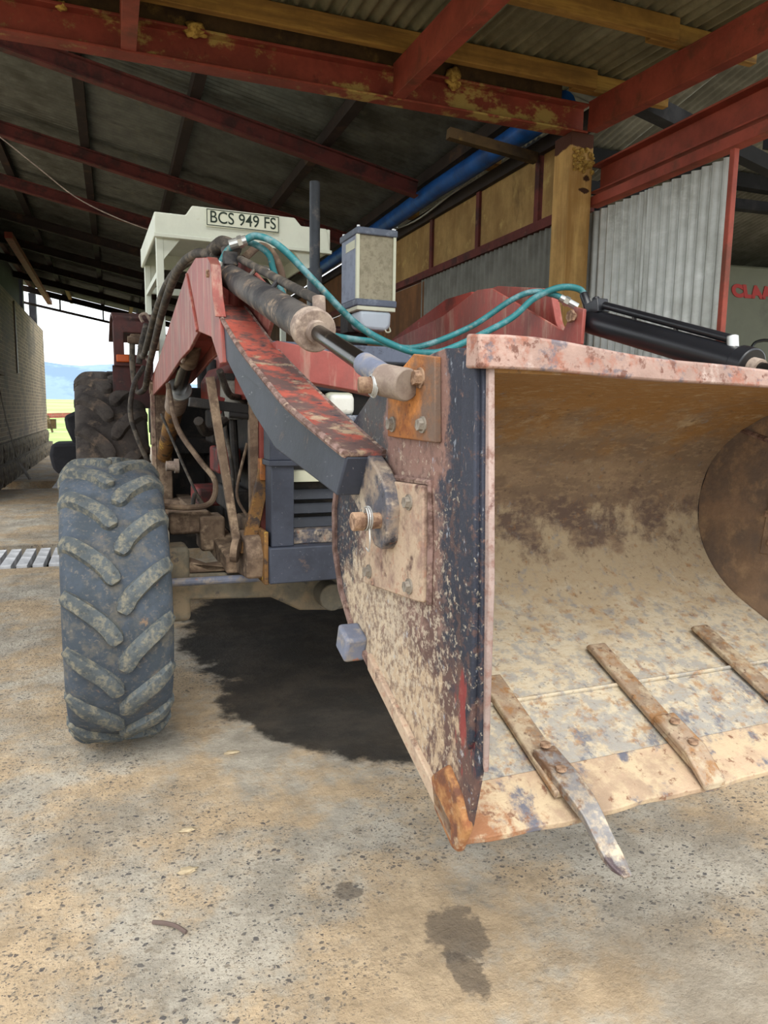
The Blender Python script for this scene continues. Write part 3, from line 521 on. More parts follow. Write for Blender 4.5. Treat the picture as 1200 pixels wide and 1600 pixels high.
# outside: field, hills, red implement
struct(obj('ground', MB().add([(-400, 29, -.02), (400, 29, -.02), (400, 120, -.1), (-400, 120, -.1)], [(0, 1, 2, 3)]), 'grass'))
yd = MB()
for xa, xb, ya, yb in ((-400, -14, -400, 29), (16, 400, -400, 29), (-14, 16, -400, -14)): yd.add([(xa, ya, -.01), (xb, ya, -.01), (xb, yb, -.01), (xa, yb, -.01)], [(0, 1, 2, 3)])
struct(obj('yard', yd, 'yard'))
struct(obj('far_field', MB().add([(-900, 120, -.1), (900, 120, -.1), (900, 640, 8), (-900, 640, 8)], [(0, 1, 2, 3)]), 'dry'))
hm = MB(); prof = []
for i in range(81):
    x = -500 + i * 14; h = 34 + 9 * mnoise.noise((x * .012, 3.1, 0)) + 4 * mnoise.noise((x * .05, 1, 0)); 
    h = h - max(0, (x - 8) * .30) if x < 60 else h - 15.6
    prof.append((x, h))
vs = []
for x, h in prof: vs += [(x, 560, 3), (x, 600, 3 + h * .45), (x, 622, 3 + h * .85), (x, 640, 3 + h), (x, 760, 3 + h), (x, 800, 0)]
hm.add(vs, [(i * 6 + j, i * 6 + 6 + j, i * 6 + 7 + j, i * 6 + j + 1) for i in range(80) for j in range(5)])
struct(obj('hills', hm, 'hill', smooth=True))
ri = thing('farm_implement', 'red farm implement frame standing in the green field behind the shed', 'implement', (-3.9, 46, 0))
obj('frame', MB().beam((-1.5, 0, .95), (3.6, 0, 1.15), .14, .14).beam((-1.5, .8, .8), (3.6, .8, 1.0), .14, .14), 'red', ri)
for x in (-1.2, .3, 1.8, 3.2): obj('tine', MB().cyl((x, 0, 1.0), (x + .2, .3, 0), .06, n=8), 'dust', ri)
obj('seed_box', MB().box(-.9, .7, .1, .7, .2, .75), 'timberdark', ri)

# ------------------------------------------------------------------ THE TRACTOR
PSI = R(2.0)
TX = Vector((math.cos(PSI) * OFF.x - math.sin(PSI) * OFF.y, math.sin(PSI) * OFF.x + math.cos(PSI) * OFF.y, 0))
T = thing('tractor', 'red tractor with front loader and raised rusty bucket, plate BCS 949 FS', 'tractor', TX, PSI)
def B(): return MB(OFF)
def L(x, y, z): return Vector((x, y, z)) - OFF

# ---- wheels
def lug_mesh(side, Rr, W, wd, hgt, name, sweep, n=11):
    """one curved bar with rounded ends from the crown to the shoulder, about the x axis; angle 0 faces -y, shoulder end higher"""
    cl = []
    for i in range(n):
        t = i / (n - 1); cl.append(Vector((.022 + t * (W / 2 - .024), sweep * Rr * t ** .74)))
    rows = []
    for i, c in enumerate(cl):
        d = (cl[min(i + 1, n - 1)] - cl[max(i - 1, 0)]).normalized(); nr = Vector((-d.y, d.x)); t = i / (n - 1); hw = wd / 2 * (1.08 - .2 * t); ht = hgt * (1 - .3 * t)
        if i == 0:
            for a, w, h in ((-1.0, .35, .15), (-.85, .62, .9), (-.45, .92, 1)): rows.append((c + d * (hw * a), nr, hw * w, ht * h))
        rows.append((c, nr, hw, ht))
    pts = []
    for c, nr, hw, h in rows:
        for k, hh in ((-1.12, 0), (-.86, .92), (-.4, 1), (.4, 1), (.86, .92), (1.12, 0)):
            p = c + nr * (hw * k); x = max(-.01, p.x); sh = max(0, min(1.05, x / (W / 2)) - .62) / .38; r = Rr - .055 * sh ** 2.2 - .012 + (h + .012) * hh
            a = p.y / Rr; pts.append((side * min(x, W / 2 + .004), -math.cos(a) * r, math.sin(a) * r))
    m = MB(); q = 6; k = len(rows)
    m.add(pts, [(i * q + j, i * q + j + 1, i * q + q + j + 1, i * q + q + j) for i in range(k - 1) for j in range(q - 1)] + [tuple(range(q)), tuple(range((k - 1) * q, k * q))[::-1]])
    return m.mesh(name, True)
def tyre_mesh(Rr, W, rim, name):
    m = MB(); h = W / 2
    prof = [(-h * .66, rim), (-h * .9, rim + .03), (-h * 1.0, rim + (Rr - rim) * .45), (-h * 1.0, Rr - .085), (-h * .97, Rr - .05), (-h * .86, Rr - .024), (-h * .62, Rr - .008), (-h * .3, Rr - .001), (0, Rr),
            (h * .3, Rr - .001), (h * .62, Rr - .008), (h * .86, Rr - .024), (h * .97, Rr - .05), (h * 1.0, Rr - .085), (h * 1.0, rim + (Rr - rim) * .45), (h * .9, rim + .03), (h * .66, rim)]
    n = 64; k = len(prof); vs = []
    for i in range(n):
        a = 2 * math.pi * i / n; vs += [(x, r * math.cos(a), r * math.sin(a)) for x, r in prof]
    m.add(vs, [(i * k + j, i * k + j + 1, ((i + 1) % n) * k + j + 1, ((i + 1) % n) * k + j) for i in range(n) for j in range(k - 1)])
    return m.mesh(name, True)
def rim_mesh(rim, W):
    m = MB(); pr = [(-W * .36, rim + .012), (-W * .32, rim - .02), (-W * .1, rim - .05), (-.02, rim * .55), (-.05, rim * .5), (-.05, .001), (.0, .001), (.02, rim * .5), (.05, rim * .55), (W * .1, rim - .06), (W * .32, rim - .03), (W * .36, rim + .01)]
    n = 40; k = len(pr); vs = []
    for i in range(n):
        a = 2 * math.pi * i / n; vs += [(x, r * math.cos(a), r * math.sin(a)) for x, r in pr]
    m.add(vs, [(i * k + j, i * k + j + 1, ((i + 1) % n) * k + j + 1, ((i + 1) % n) * k + j) for i in range(n) for j in range(k - 1)])
    return m.mesh('rim', True)
def wheel(xs, yc, Rr, W, rimr, nl, wd, hgt, sweep, name, tm, lm, labels):
    ty = tyre_mesh(Rr - hgt * .9, W, rimr, 'tyre'); rm = rim_mesh(rimr, W)
    la = lug_mesh(-1, Rr - hgt, W, wd, hgt, 'lug', sweep); lb = lug_mesh(1, Rr - hgt, W, wd, hgt, 'lug', sweep)
    for x, lab in zip(xs, labels):
        w = link(name, ty, tm, T, L(x, yc, Rr)); w['label'] = lab
        link('rim', rm, 'dust', w)
        for i in range(nl):
            for me, ph in ((la, 0), (lb, .5)):
                o = link('lug', me, lm, w); o.rotation_euler = (-2 * math.pi * (i + ph) / nl, 0, 0)
wheel((.09, 2.11), 3.344, .619, .40, .32, 17, .062, .030, .27, 'front_wheel', 'tyre', 'lug', ('worn front tyre with muddy chevron lugs beside the drain grate', 'front tyre hidden behind the bucket'))
wheel((.17, 2.03), 5.95, .862, .47, .49, 18, .085, .045, .26, 'rear_wheel', 'reartyre', 'reartyre', ('muddy rear tyre below the red mudguard', 'rear tyre behind the bucket'))

# ---- axle, frame, engine
ax = B()
ax.prismy([(.30, .60), (.30, .72), (.78, .70), (1.1, .72), (1.42, .70), (1.9, .72), (1.9, .60), (1.42, .575), (1.28, .50), (1.1, .485), (.92, .50), (.78, .575)], 3.27, 3.42)
obj('axle_beam', ax, 'axle', T, bevel=.012)
obj('axle_pivot', B().cyl((1.05, 3.16, .58), (1.05, 3.5, .58), .065), 'axle', T, bevel=.006)
obj('tie_rod', B().cyl((.28, 3.20, .70), (1.92, 3.20, .67), .018, n=12), 'rodend', T)
for s in (0, 1):
    x = .32 if s == 0 else 1.88; d = 1 if s == 0 else -1
    k = obj('steering_knuckle', B().box(min(x - .05 * d, x + .09 * d), max(x - .05 * d, x + .09 * d), 3.26, 3.43, .50, .84), 'axle', T, bevel=.02)
    obj('hub', B().cyl((x - .16 * d, 3.344, .619), (x - .02 * d, 3.344, .619), .11), 'axle', k, bevel=.01)
obj('axle_mud', B().prismy([(.36, .715), (.42, .77), (.50, .735), (.62, .745), (.66, .715)], 3.28, 3.41), 'dust', T, bevel=.01)
obj('front_bumper', B().box(.672, 1.53, 2.84, 2.98, .745, .895), 'black', T, bevel=.006)
obj('bumper_rail', B().box(.70, 1.5, 2.90, 3.0, .895, .955), 'ear', T, bevel=.005)
for s in (0, 1):
    x = .685 if s == 0 else 1.42
    p = obj('guard_post', B().box(x, x + .095, 2.86, 2.97, .895, 1.232), 'black', T, bevel=.005)
    obj('guard_flange', B().box(x - .012, x + .125, 2.845, 2.985, 1.228, 1.25).box(x - .005, x + .10, 2.86, 2.97, 1.25, 1.66), 'black', p, bevel=.003)
obj('guard_top_rail', B().box(.66, 1.56, 2.84, 2.96, 1.655, 1.72), 'rail', T, bevel=.006)
gb = obj('grille', B().box(.74, 1.46, 2.99, 3.03, .90, 1.66), 'engine', T)
for z in (.975, 1.035, 1.095, 1.335, 1.395, 1.555, 1.60): obj('slat', B().obox((1.1, 2.97, z), (.66, .012, .045), (R(-28), 0, 0)), 'grille', gb)
obj('radiator_shelf', B().box(.76, 1.46, 2.93, 2.99, 1.155, 1.20), 'pretrim', gb)
obj('lamp_shelf', B().box(.76, 1.46, 2.90, 2.99, 1.40, 1.435), 'rail', gb, bevel=.003)
for x, lab in ((1.003, 'white square headlight under the red cross brace'), (1.22, 'second headlight behind the bucket')):
    h = obj('headlight', B().box(x - .055, x + .055, 2.905, 2.985, 1.437, 1.522), 'lens', T, bevel=.02, seg=3); h['label'] = lab
    obj('lamp_rim', B().box(x - .062, x + .062, 2.93, 2.99, 1.43, 1.53), 'pretrim', h, bevel=.02)
hood = B().prismy([(.70, 1.22), (.70, 1.62), (.75, 1.70), (.85, 1.725), (1.35, 1.725), (1.45, 1.70), (1.50, 1.62), (1.50, 1.22), (1.46, 1.22), (1.46, 1.60), (.74, 1.60), (.74, 1.22)], 3.04, 3.9)
obj('hood', B().prismy([(.70, 1.50), (.70, 1.62), (.75, 1.70), (.85, 1.725), (1.35, 1.725), (1.45, 1.70), (1.50, 1.62), (1.50, 1.50)], 3.04, 4.85), 'red_dark', T, bevel=.01)
obj('fuel_tank', B().cyl((.82, 4.95, 1.76), (1.40, 4.95, 1.76), .13), 'red', T, bevel=.02)
obj('radiator_side', B().box(.64, .675, 3.05, 3.09, .85, 1.50), 'dust', T)
obj('radiator_frame', B().box(.678, .735, 3.02, 3.10, .85, 1.55), 'red', T)
obj('engine_block', B().box(.80, 1.40, 3.15, 5.0, .70, 1.48), 'engine', T, bevel=.02)
obj('added_dark_panel', B().box(.53, .82, 5.30, 5.34, .45, 1.60), 'engine', T)  # added dark panel, blocks the bright field showing past the gearbox
obj('gearbox', B().box(.78, 1.42, 4.6, 6.3, .45, 1.15), 'engine', T, bevel=.03)
obj('oil_sump', B().box(.86, 1.34, 3.4, 4.6, .52, .72), 'engine', T, bevel=.03)
obj('rear_axle', B().cyl((.3, 5.95, .862), (1.9, 5.95, .862), .14), 'dust', T)
obj('cab_floor', B().box(.5, 1.7, 5.1, 6.4, 1.15, 1.25), 'engine', T)
obj('dashboard', B().box(.78, 1.42, 4.95, 5.15, 1.2, 1.78), 'engine', T, bevel=.03)
st = obj('seat', B().prism([(5.75, 1.35), (6.2, 1.35), (6.3, 2.0), (6.22, 2.0), (6.1, 1.5), (5.75, 1.48)], .87, 1.33), 'engine', T, bevel=.03)
sw = B(); ring = [(1.1 + .2 * math.cos(a), 5.45 - .08 * math.sin(a), 1.86 + .18 * math.sin(a)) for a in [2 * math.pi * i / 24 for i in range(25)]]
obj('steering_wheel', sw.tube(ring, .014, 8, smooth=False).cyl((1.1, 5.45, 1.86), (1.1, 5.2, 1.6), .02, n=8), 'hose', T)
for i, (x, y, z, sx, sy, sz, m) in enumerate([(.70, 4.0, 1.18, .12, .3, .14, 'enginered'), (.72, 3.9, .98, .1, .5, .12, 'engine'), (.74, 4.5, 1.35, .1, .25, .2, 'engine'), (.66, 4.35, .95, .16, .35, .1, 'enginered'), (.76, 3.4, 1.35, .06, .3, .08, 'engine'), (.74, 3.6, .88, .1, .3, .1, 'dust')]):
    obj('engine_cover', B().box(x - sx / 2, x + sx / 2, y - sy / 2, y + sy / 2, z - sz / 2, z + sz / 2), m, T, bevel=.015)
f = obj('fuel_filter', B().cyl((.70, 3.75, 1.40), (.70, 3.75, 1.60), .062), 'filter', T, bevel=.012)
obj('filter_cap', B().cyl((.70, 3.75, 1.60), (.70, 3.75, 1.63), .07), 'engine', f)
obj('filter_stem', B().cyl((.70, 3.75, 1.40), (.715, 3.75, 1.08), .022, n=10), 'engine', f)
obj('subframe_beam', B().prism([(3.2, .80), (4.0, .86), (5.2, .86), (5.2, .74), (4.0, .74), (3.2, .72)], .56, .66), 'dust', T, bevel=.01)
obj('subframe_block', B().box(.50, .62, 3.55, 3.72, .76, .93).box(.36, .56, 3.6, 3.7, .84, .95), 'dust', T, bevel=.015)
obj('subframe_bracket', B().prism([(2.90, .76), (2.88, .86), (2.93, .93), (3.08, .94), (3.16, .84), (3.12, .74)], .59, .665), 'dust', T, bevel=.012)
obj('bracket_plate', B().box(.655, .672, 2.86, 3.1, .74, .96), 'yellow', T, bevel=.003)
obj('diagonal_brace', B().beam((.47, 3.0, 1.58), (.575, 3.0, .86), .034, .03, (0, 1, 0)), 'dust', T, bevel=.003)
obj('brace_disc', B().cyl((.545, 2.97, .875), (.57, 2.96, .872), .052, n=20), 'dust', T)
obj('yellow_brace', B().beam((.70, 3.0, 1.235), (.605, 2.98, .85), .055, .03, (0, 1, 0)), 'yellow', T, bevel=.004)
obj('brace_clip', B().box(.665, .705, 2.97, 3.02, 1.16, 1.25), 'orange', T, bevel=.004)
obj('red_bracket', B().obox((.515, 3.1, 1.47), (.045, .03, .07), (0, R(15), 0)), 'enginered', T, bevel=.003)
obj('linkage', B().beam((.40, 3.1, 1.48), (.75, 3.1, 1.44), .05, .04).cyl((.56, 3.08, 1.43), (.66, 3.08, 1.42), .014, n=8), 'engine', T, bevel=.004)
obj('grease_nipple', B().cyl((.36, 3.7, 1.17), (.40, 3.7, 1.17), .025).cyl((.40, 3.7, 1.17), (.42, 3.7, 1.17), .036), 'gland', T)
for pts, r, m in (([(.42, 4.1, 1.58), (.44, 3.9, 1.36), (.52, 3.7, 1.20), (.58, 3.6, 1.10), (.55, 3.55, 1.00), (.44, 3.55, .98), (.30, 3.6, .99)], .014, 'dust'),
                  ([(.40, 4.3, 1.42), (.50, 4.0, 1.10), (.62, 3.8, .80)], .008, 'hose'), ([(.60, 3.5, 1.45), (.64, 3.45, 1.15), (.62, 3.4, .98), (.66, 3.35, .86)], .010, 'hose'),
                  ([(.68, 3.3, 1.30), (.63, 3.3, 1.08), (.66, 3.25, .98), (.70, 3.2, .90)], .007, 'dust'), ([(.56, 3.9, .95), (.52, 3.9, 1.0), (.50, 3.8, .84), (.55, 3.6, .82)], .012, 'hose'),
                  ([(.56, 3.3, 1.62), (.62, 3.4, 1.52), (.72, 3.6, 1.50), (.80, 3.7, 1.40)], .016, 'hose'), ([(.45, 3.2, 1.40), (.50, 3.3, 1.35), (.60, 3.4, 1.40)], .022, 'engine')):
    obj('engine_hose', B().tube(pts, r, 8), m, T, smooth=True)

# ---- cab
roof = B()
roof.prismy([(.47, 2.59), (.47, 2.735), (.672, 2.735), (.716, 2.80), (1.423, 2.80), (1.47, 2.75), (1.66, 2.75), (1.69, 2.59)], 5.19, 5.215)
roof.box(.47, .495, 5.2, 6.45, 2.59, 2.735).box(1.665, 1.69, 5.2, 6.45, 2.59, 2.75).box(.47, 1.69, 6.43, 6.45, 2.59, 2.74).box(.48, 1.68, 5.2, 6.45, 2.705, 2.735)
cr = obj('cab_roof', roof, 'cream', T, bevel=.008)
obj('roof_rim', B().box(.465, 1.695, 5.175, 5.22, 2.575, 2.60), 'cream', cr, bevel=.004)
for x, y in ((.505, 5.25), (.515, 6.38), (1.56, 5.25), (1.64, 6.38)):
    p = obj('cab_post', B().box(x - .024, x + .024, y - .024, y + .024, 1.25, 2.60), 'cream', T, bevel=.004)
    d = 1 if x < 1.1 else -1
    obj('corner_gusset', B().prismy([(x + .02 * d, 2.60), (x + .15 * d, 2.60), (x + .02 * d, 2.44)], y - .02, y + .02), 'cream', p)
obj('cab_rail', B().box(.5, 1.64, 6.36, 6.40, 2.38, 2.43).box(.5, .53, 5.25, 6.4, 2.36, 2.40), 'cream', T)
np_ = obj('number_plate', B().obox((1.055, 5.178, 2.735), (.505, .006, .118), (0, R(-.6), 0)), 'plate', T, bevel=.004)
nf = B()
for a, b, c, d in ((-.245, .245, .048, .053), (-.245, .245, -.053, -.048), (-.248, -.243, -.053, .053), (.243, .248, -.053, .053)): nf.box(1.055 + a, 1.055 + b, 5.1725, 5.176, 2.735 + c, 2.735 + d)
obj('plate_border', nf, 'ink', np_)
lt = text_mesh('BCS 949 FS', .118, .001, 0, .0006, 1.0)
bb = [v.co for v in lt.vertices]; wdt = max(v.x for v in bb) - min(v.x for v in bb); hh = max(v.y for v in bb) - min(v.y for v in bb)
lo = link('plate_lettering', lt, 'ink', np_, L(1.055, 5.1735, 2.735), (R(90), 0, 0)); lo.scale = (.45 / wdt, .078 / hh, 1)
# mudguard with amber lamp
for s in (0, 1):
    mx = lambda x: x if s == 0 else 2.2 - x
    mg = B(); a = [(mx(.20), 1.66), (mx(.20), 2.02), (mx(.225), 2.08), (mx(.42), 2.09), (mx(.46), 2.08), (mx(.46), 1.66)]
    g = obj('mudguard', B().prismy([(mx(.20), 1.76), (mx(.20), 2.04), (mx(.225), 2.085), (mx(.46), 2.09), (mx(.46), 1.97), (mx(.27), 1.97), (mx(.27), 1.76)], 5.45, 5.5), 'guardred', T, bevel=.006)
    obj('lamp_bracket', B().box(min(mx(.20), mx(.46)), max(mx(.20), mx(.46)), 5.42, 5.5, 1.74, 1.82), 'guardred', g, bevel=.004)
    obj('lower_panel', B().box(min(mx(.19), mx(.46)), max(mx(.19), mx(.46)), 5.47, 5.5, 1.45, 1.745), 'guardred', g)
    obj('amber_lamp', B().box(min(mx(.215), mx(.30)), max(mx(.215), mx(.30)), 5.39, 5.43, 1.765, 1.815), 'amber', g, bevel=.006)
    obj('guard_top', B().prism([(5.45, 2.07), (5.6, 2.12), (5.95, 2.14), (6.4, 2.0), (6.4, 1.98), (5.95, 2.12), (5.6, 2.10), (5.45, 2.05)], min(mx(.2), mx(.5)), max(mx(.2), mx(.5))), 'guardred', g)
vb = obj('valve_block', B().box(.30, .40, 5.20, 5.32, 1.88, 1.94).box(.36, .48, 5.16, 5.28, 1.84, 1.92).cyl((.28, 5.2, 1.90), (.36, 5.2, 1.90), .025, n=10).cyl((.44, 5.15, 2.05), (.44, 5.2, 1.9), .02, n=8), 'dust', T, bevel=.004)
obj('valve_lever', B().tube([(.38, 5.2, 2.02), (.365, 5.2, 2.06), (.40, 5.2, 2.075), (.43, 5.2, 2.03)], .01, 8).cyl((.35, 5.22, 1.86), (.42, 5.2, 1.74), .007, n=6), 'gland', vb)

# ---- exhaust and air pre-cleaner
ex = obj('exhaust_pipe', B().cyl((1.24, 4.1, 1.75), (1.24, 4.1, 2.72), .030).cyl((1.24, 4.1, 1.72), (1.24, 4.1, 2.25), .042), 'exhaust', T, smooth=True)
PX, PY = 1.325, 3.46
pc = obj('air_precleaner', B().box(PX - .09, PX + .09, PY - .10, PY + .13, 1.98, 2.29), 'prepanel', T, bevel=.004)
obj('lid', B().box(PX - .105, PX + .105, PY - .115, PY + .145, 2.285, 2.318), 'precase', pc, bevel=.006)
obj('base_band', B().box(PX - .105, PX + .105, PY - .115, PY + .145, 1.955, 1.988), 'precase', pc, bevel=.006)
obj('side_panel', B().box(PX - .099, PX - .09, PY - .085, PY + .125, 1.99, 2.285), 'preblue', pc)
obj('side_label', B().box(PX - .1005, PX - .098, PY - .07, PY + .06, 2.225, 2.265), 'pretrim', pc)
obj('corner_trim', B().box(PX - .103, PX - .088, PY - .105, PY - .088, 1.988, 2.285), 'pretrim', pc)
obj('corner_trim', B().box(PX + .085, PX + .099, PY - .108, PY - .092, 1.988, 2.285), 'pretrim', pc)
obj('seal', B().box(PX - .10, PX + .10, PY - .11, PY + .14, 1.935, 1.955), 'pretrim', pc, bevel=.003)
obj('bowl', B().prismy([(PX - .085, 1.937), (PX - .085, 1.87), (PX - .06, 1.845), (PX + .055, 1.842), (PX + .08, 1.865), (PX + .083, 1.937)], PY - .105, PY + .07), 'prebowl', pc, bevel=.018, seg=3)
obj('duct', B().box(PX - .10, PX - .04, PY + .02, PY + .14, 1.84, 1.94).cyl((PX - .03, PY + .1, 1.70), (PX - .03, PY + .1, 1.85), .06), 'engine', pc, bevel=.005)
obj('bowl_clip', B().tube([(PX + .078, PY - .08, 1.87), (PX + .082, PY - .09, 1.845), (PX + .06, PY - .1, 1.838), (PX + .05, PY - .1, 1.85)], .004, 6), 'pretrim', pc)
for dx in (-.09, .09):
    for dy in (-.09, .12): obj('lid_screw', B().cyl((PX + dx, PY + dy, 2.315), (PX + dx, PY + dy, 2.328), .008, n=8), 'chrome', pc)

# ---- loader: masts, arms, cylinders, cross brace
def loader_side(s):
    mx = (lambda x: x) if s == 0 else (lambda x: 2.2 - x)
    lo_ = lambda a, b: (min(mx(a), mx(b)), max(mx(a), mx(b)))
    tagl = 'left' if s == 0 else 'right'
    ms = obj('loader_mast', B().box(*lo_(.43, .53), 5.02, 5.16, .74, 1.66), 'dust', T, bevel=.008)
    obj('mast_brace', B().beam((mx(.48), 5.1, .80), (mx(.62), 4.9, .80), .1, .1), 'dust', ms)
    obj('mast_channel', B().box(*lo_(.405, .428), 5.02, 5.10, .70, 1.62), 'rustplate', ms)
    # arm: black side boxes with red top plate
    top = [(2.52, 1.765), (2.18, 1.630), (1.89, 1.535), (1.63, 1.455), (1.38, 1.385), (1.30, 1.364)]
    bot = [(1.345, 1.285), (1.47, 1.310), (1.75, 1.356), (2.01, 1.443), (2.39, 1.605), (2.52, 1.66)]
    ab = B().prism(top + bot, *lo_(.43, .53))
    def taper(m):
        for v in m.v:
            t = max(0, min(1, (1.62 - (v.y + OFF.y)) / .42)); sg = 1 if s == 0 else -1
            if (v.x + OFF.x - mx(.48)) * sg < 0: v.x += .035 * t * sg
        return m
    arm = obj('loader_arm', taper(ab), 'black', T, bevel=.004)
    tp = [(2.62, 1.80)] + top
    tpl = obj('arm_top_plate', taper(B().prism_strip(tp, [(y, z + .012) for y, z in tp], *lo_(.424, .541))), 'arm_top', arm, bevel=.003)
    for x in (.427, .536): obj('weld_bead', taper(B().tube([(mx(x), y, z + .006) for y, z in tp], .008, 7, 5)), 'weld', arm, smooth=True)
    # forked ends on the bucket pin
    ear = [(1.45, 1.412), (1.32, 1.376), (1.255, 1.345), (1.215, 1.315), (1.195, 1.275), (1.203, 1.215), (1.225, 1.196), (1.26, 1.198), (1.31, 1.235), (1.45, 1.305)]
    obj('arm_ear', B().prism(ear, *lo_(.500, .532)), 'ear', arm, bevel=.004)
    # knee plates
    kn = [(5.12, 1.65), (4.6, 1.735), (3.83, 1.90), (3.25, 2.02), (2.97, 2.03), (2.60, 1.965), (2.54, 1.93), (2.50, 1.80), (2.44, 1.73), (2.40, 1.60), (2.46, 1.60), (2.62, 1.70), (2.93, 1.748), (3.20, 1.70), (3.50, 1.68), (4.2, 1.60), (5.12, 1.53)]
    k1 = obj('knee_plate', B().prism(kn, *lo_(.418, .432)), 'red', arm, bevel=.003)
    kr = [(5.12, 1.65), (4.6, 1.735), (3.83, 1.86), (3.25, 1.92), (2.92, 1.995), (2.80, 1.985), (2.27, 1.755), (2.21, 1.835), (2.155, 1.82), (2.16, 1.70), (2.30, 1.63), (2.62, 1.70), (2.93, 1.748), (3.20, 1.70), (3.50, 1.68), (4.2, 1.60), (5.12, 1.53)] if s else [(5.12, 1.65), (4.6, 1.735), (3.83, 1.90), (3.25, 2.02), (2.97, 2.03), (2.70, 1.98), (2.40, 1.86), (2.30, 1.73), (2.40, 1.66), (2.62, 1.70), (2.93, 1.748), (3.20, 1.70), (3.50, 1.68), (4.2, 1.60), (5.12, 1.53)]
    obj('knee_plate', B().prism(kr, *lo_(.552, .566)), 'red', arm, bevel=.003)
    obj('rear_leg_web', B().prism([(5.0, 1.63), (3.83, 1.885), (3.25, 2.0), (3.0, 2.0), (3.0, 1.86), (3.35, 1.75), (5.0, 1.54)], *lo_(.434, .55)), 'red_dark', arm)
    obj('knee_web', B().prism([(2.95, 1.86), (2.62, 1.79), (2.50, 1.755), (2.5, 1.70), (2.62, 1.71), (2.93, 1.755)], *lo_(.434, .55)), 'red', arm)
    obj('weld_seam', B().tube([(mx(.416), 3.20, 2.005), (mx(.414), 3.06, 1.88), (mx(.415), 2.93, 1.75)], .008, 7), 'red', arm, smooth=True)
    obj('knee_flange', B().prism_strip([(2.62, 1.965), (2.55, 1.93), (2.51, 1.82), (2.46, 1.75)], [(2.60, 1.965), (2.535, 1.93), (2.495, 1.82), (2.445, 1.75)], *lo_(.405, .44)), 'red', arm, bevel=.002)
    obj('pivot_pin', B().cyl((mx(.40), 5.06, 1.59), (mx(.58), 5.06, 1.59), .045), 'dust', arm)
    ky, kz = (2.66, 1.92) if s == 0 else (2.205, 1.80)
    obj('knee_bolt', B().cyl((mx(.41), ky, kz), (mx(.58), ky, kz), .014, n=10).cyl((mx(.575), ky, kz), (mx(.588), ky, kz), .022, n=6), 'bolt', arm)
    # tilt cylinder
    a, b = Vector((mx(.50), 2.74, 1.935)) if s == 0 else Vector((mx(.50), 2.20, 1.787)), Vector((mx(.50), 1.655 if s == 0 else 1.50, 1.636 if s == 0 else 1.593)); c = Vector((mx(.495), 1.165, 1.500)); d = (b - a).normalized()
    cy = obj('tilt_cylinder', B().cyl(a, b, .043, n=28), 'cyl' if s == 0 else 'blackclean', T, bevel=.006)
    obj('cylinder_gland', B().cyl(b - d * .035, b + d * .012, .050, n=28), 'gland' if s == 0 else 'blackclean', cy, bevel=.004)
    obj('piston_rod', B().cyl(b, c - d * .11, .0185), 'rod', cy, smooth=True)
    obj('rod_end', B().cyl(c - d * .15, c - d * .025, .0225), 'rodend', cy, smooth=True)
    obj('rod_sleeve', B().cyl(b + d * .01, b + d * .04, .026), 'gland', cy, smooth=True)
    obj('rod_eye', B().cyl((mx(.486), c.y + .03, c.z + .006), (mx(.506), c.y - .032, c.z - .004), .0285, n=28), 'gland', cy, bevel=.003)
    obj('eye_pin', B().cyl((mx(.440), c.y + .03, c.z - .004), (mx(.48), c.y + .02, c.z - .004), .0145, n=16), 'bolt', cy, bevel=.003)
    up_ = Vector((0, .27, .96)).normalized()
    tb = obj('oil_pipe', B().cyl(a + up_ * .075 + d * .10 + Vector((.03 if s == 0 else -.0, 0, 0)), b + up_ * .066 + Vector((.03 if s == 0 else -.0, 0, 0)) - d * .05, .013, n=12), 'hose' if s == 0 else 'blackclean', cy, smooth=True)
    e = b + up_ * .066 - d * .05 + Vector((.03 if s == 0 else 0, 0, 0))
    obj('pipe_elbow', B().cyl(e - up_ * .03, e + up_ * .012 + d * .006, .016, n=14), 'gland' if s == 0 else 'chrome', cy, bevel=.003)
    for k in (.35, .62): obj('pipe_clip', B().cyl(a + (b - a) * k + up_ * .04, a + (b - a) * k + up_ * .066 + Vector((.02 if s == 0 else 0, 0, 0)), .007, .007, n=8), 'cyl', cy)
    obj('port_block', B().obox(a + up_ * .055 + d * .05, (.05, .07, .05), (R(-15), 0, 0)).cyl(a + up_ * .05, a + up_ * .10 - d * .02, .016, n=10).cyl(a + up_ * .05 + d * .06, a + up_ * .095 + d * .05, .014, n=10), 'cyl' if s == 0 else 'blackclean', cy, bevel=.003)
    wr_ = B()
    for q in range(4): wr_.tube([(mx(.461 + .002 * q), c.y + .024 + (.016 + .0012 * q) * math.cos(t * .7 + q), c.z - .004 + (.0165 + .0015 * q) * math.sin(t * .7 + q)) for t in range(10)], .0013, 5, 3)
    obj('tie_wire', wr_, 'wire', cy)
    # lift cylinder
    p0, p1, p2 = Vector((mx(.475), 3.55, 1.74)), Vector((mx(.478), 4.12, 1.545)), Vector((mx(.478), 5.05, 1.13)); dd = (p2 - p1).normalized()
    lc = obj('lift_cylinder', B().cyl(p1, p2, .050, .046, 24), 'yellow' if s == 0 else 'dust', T, smooth=True)
    obj('lift_gland', B().cyl(p1 - dd * .02, p1 + dd * .22, .066, .058, 24), 'gland', lc, bevel=.01)
    obj('seal_ring', B().cyl(p1 - dd * .03, p1 - dd * .01, .068, n=24), 'chrome', lc, bevel=.004)
    obj('lift_rod', B().cyl(p0, p1, .036), 'rod', lc, smooth=True)
    obj('lift_rod_end', B().cyl(p0 - dd * .05, p0 + dd * .16, .046), 'dust', lc, bevel=.006)
    obj('lift_lug', B().prism([(3.44, 1.70), (3.44, 1.78), (3.62, 1.76), (3.62, 1.68), (3.54, 1.66)], *lo_(.425, .44)), 'gland', lc, bevel=.004)
    return arm
loader_side(0); loader_side(1)
xb = B()
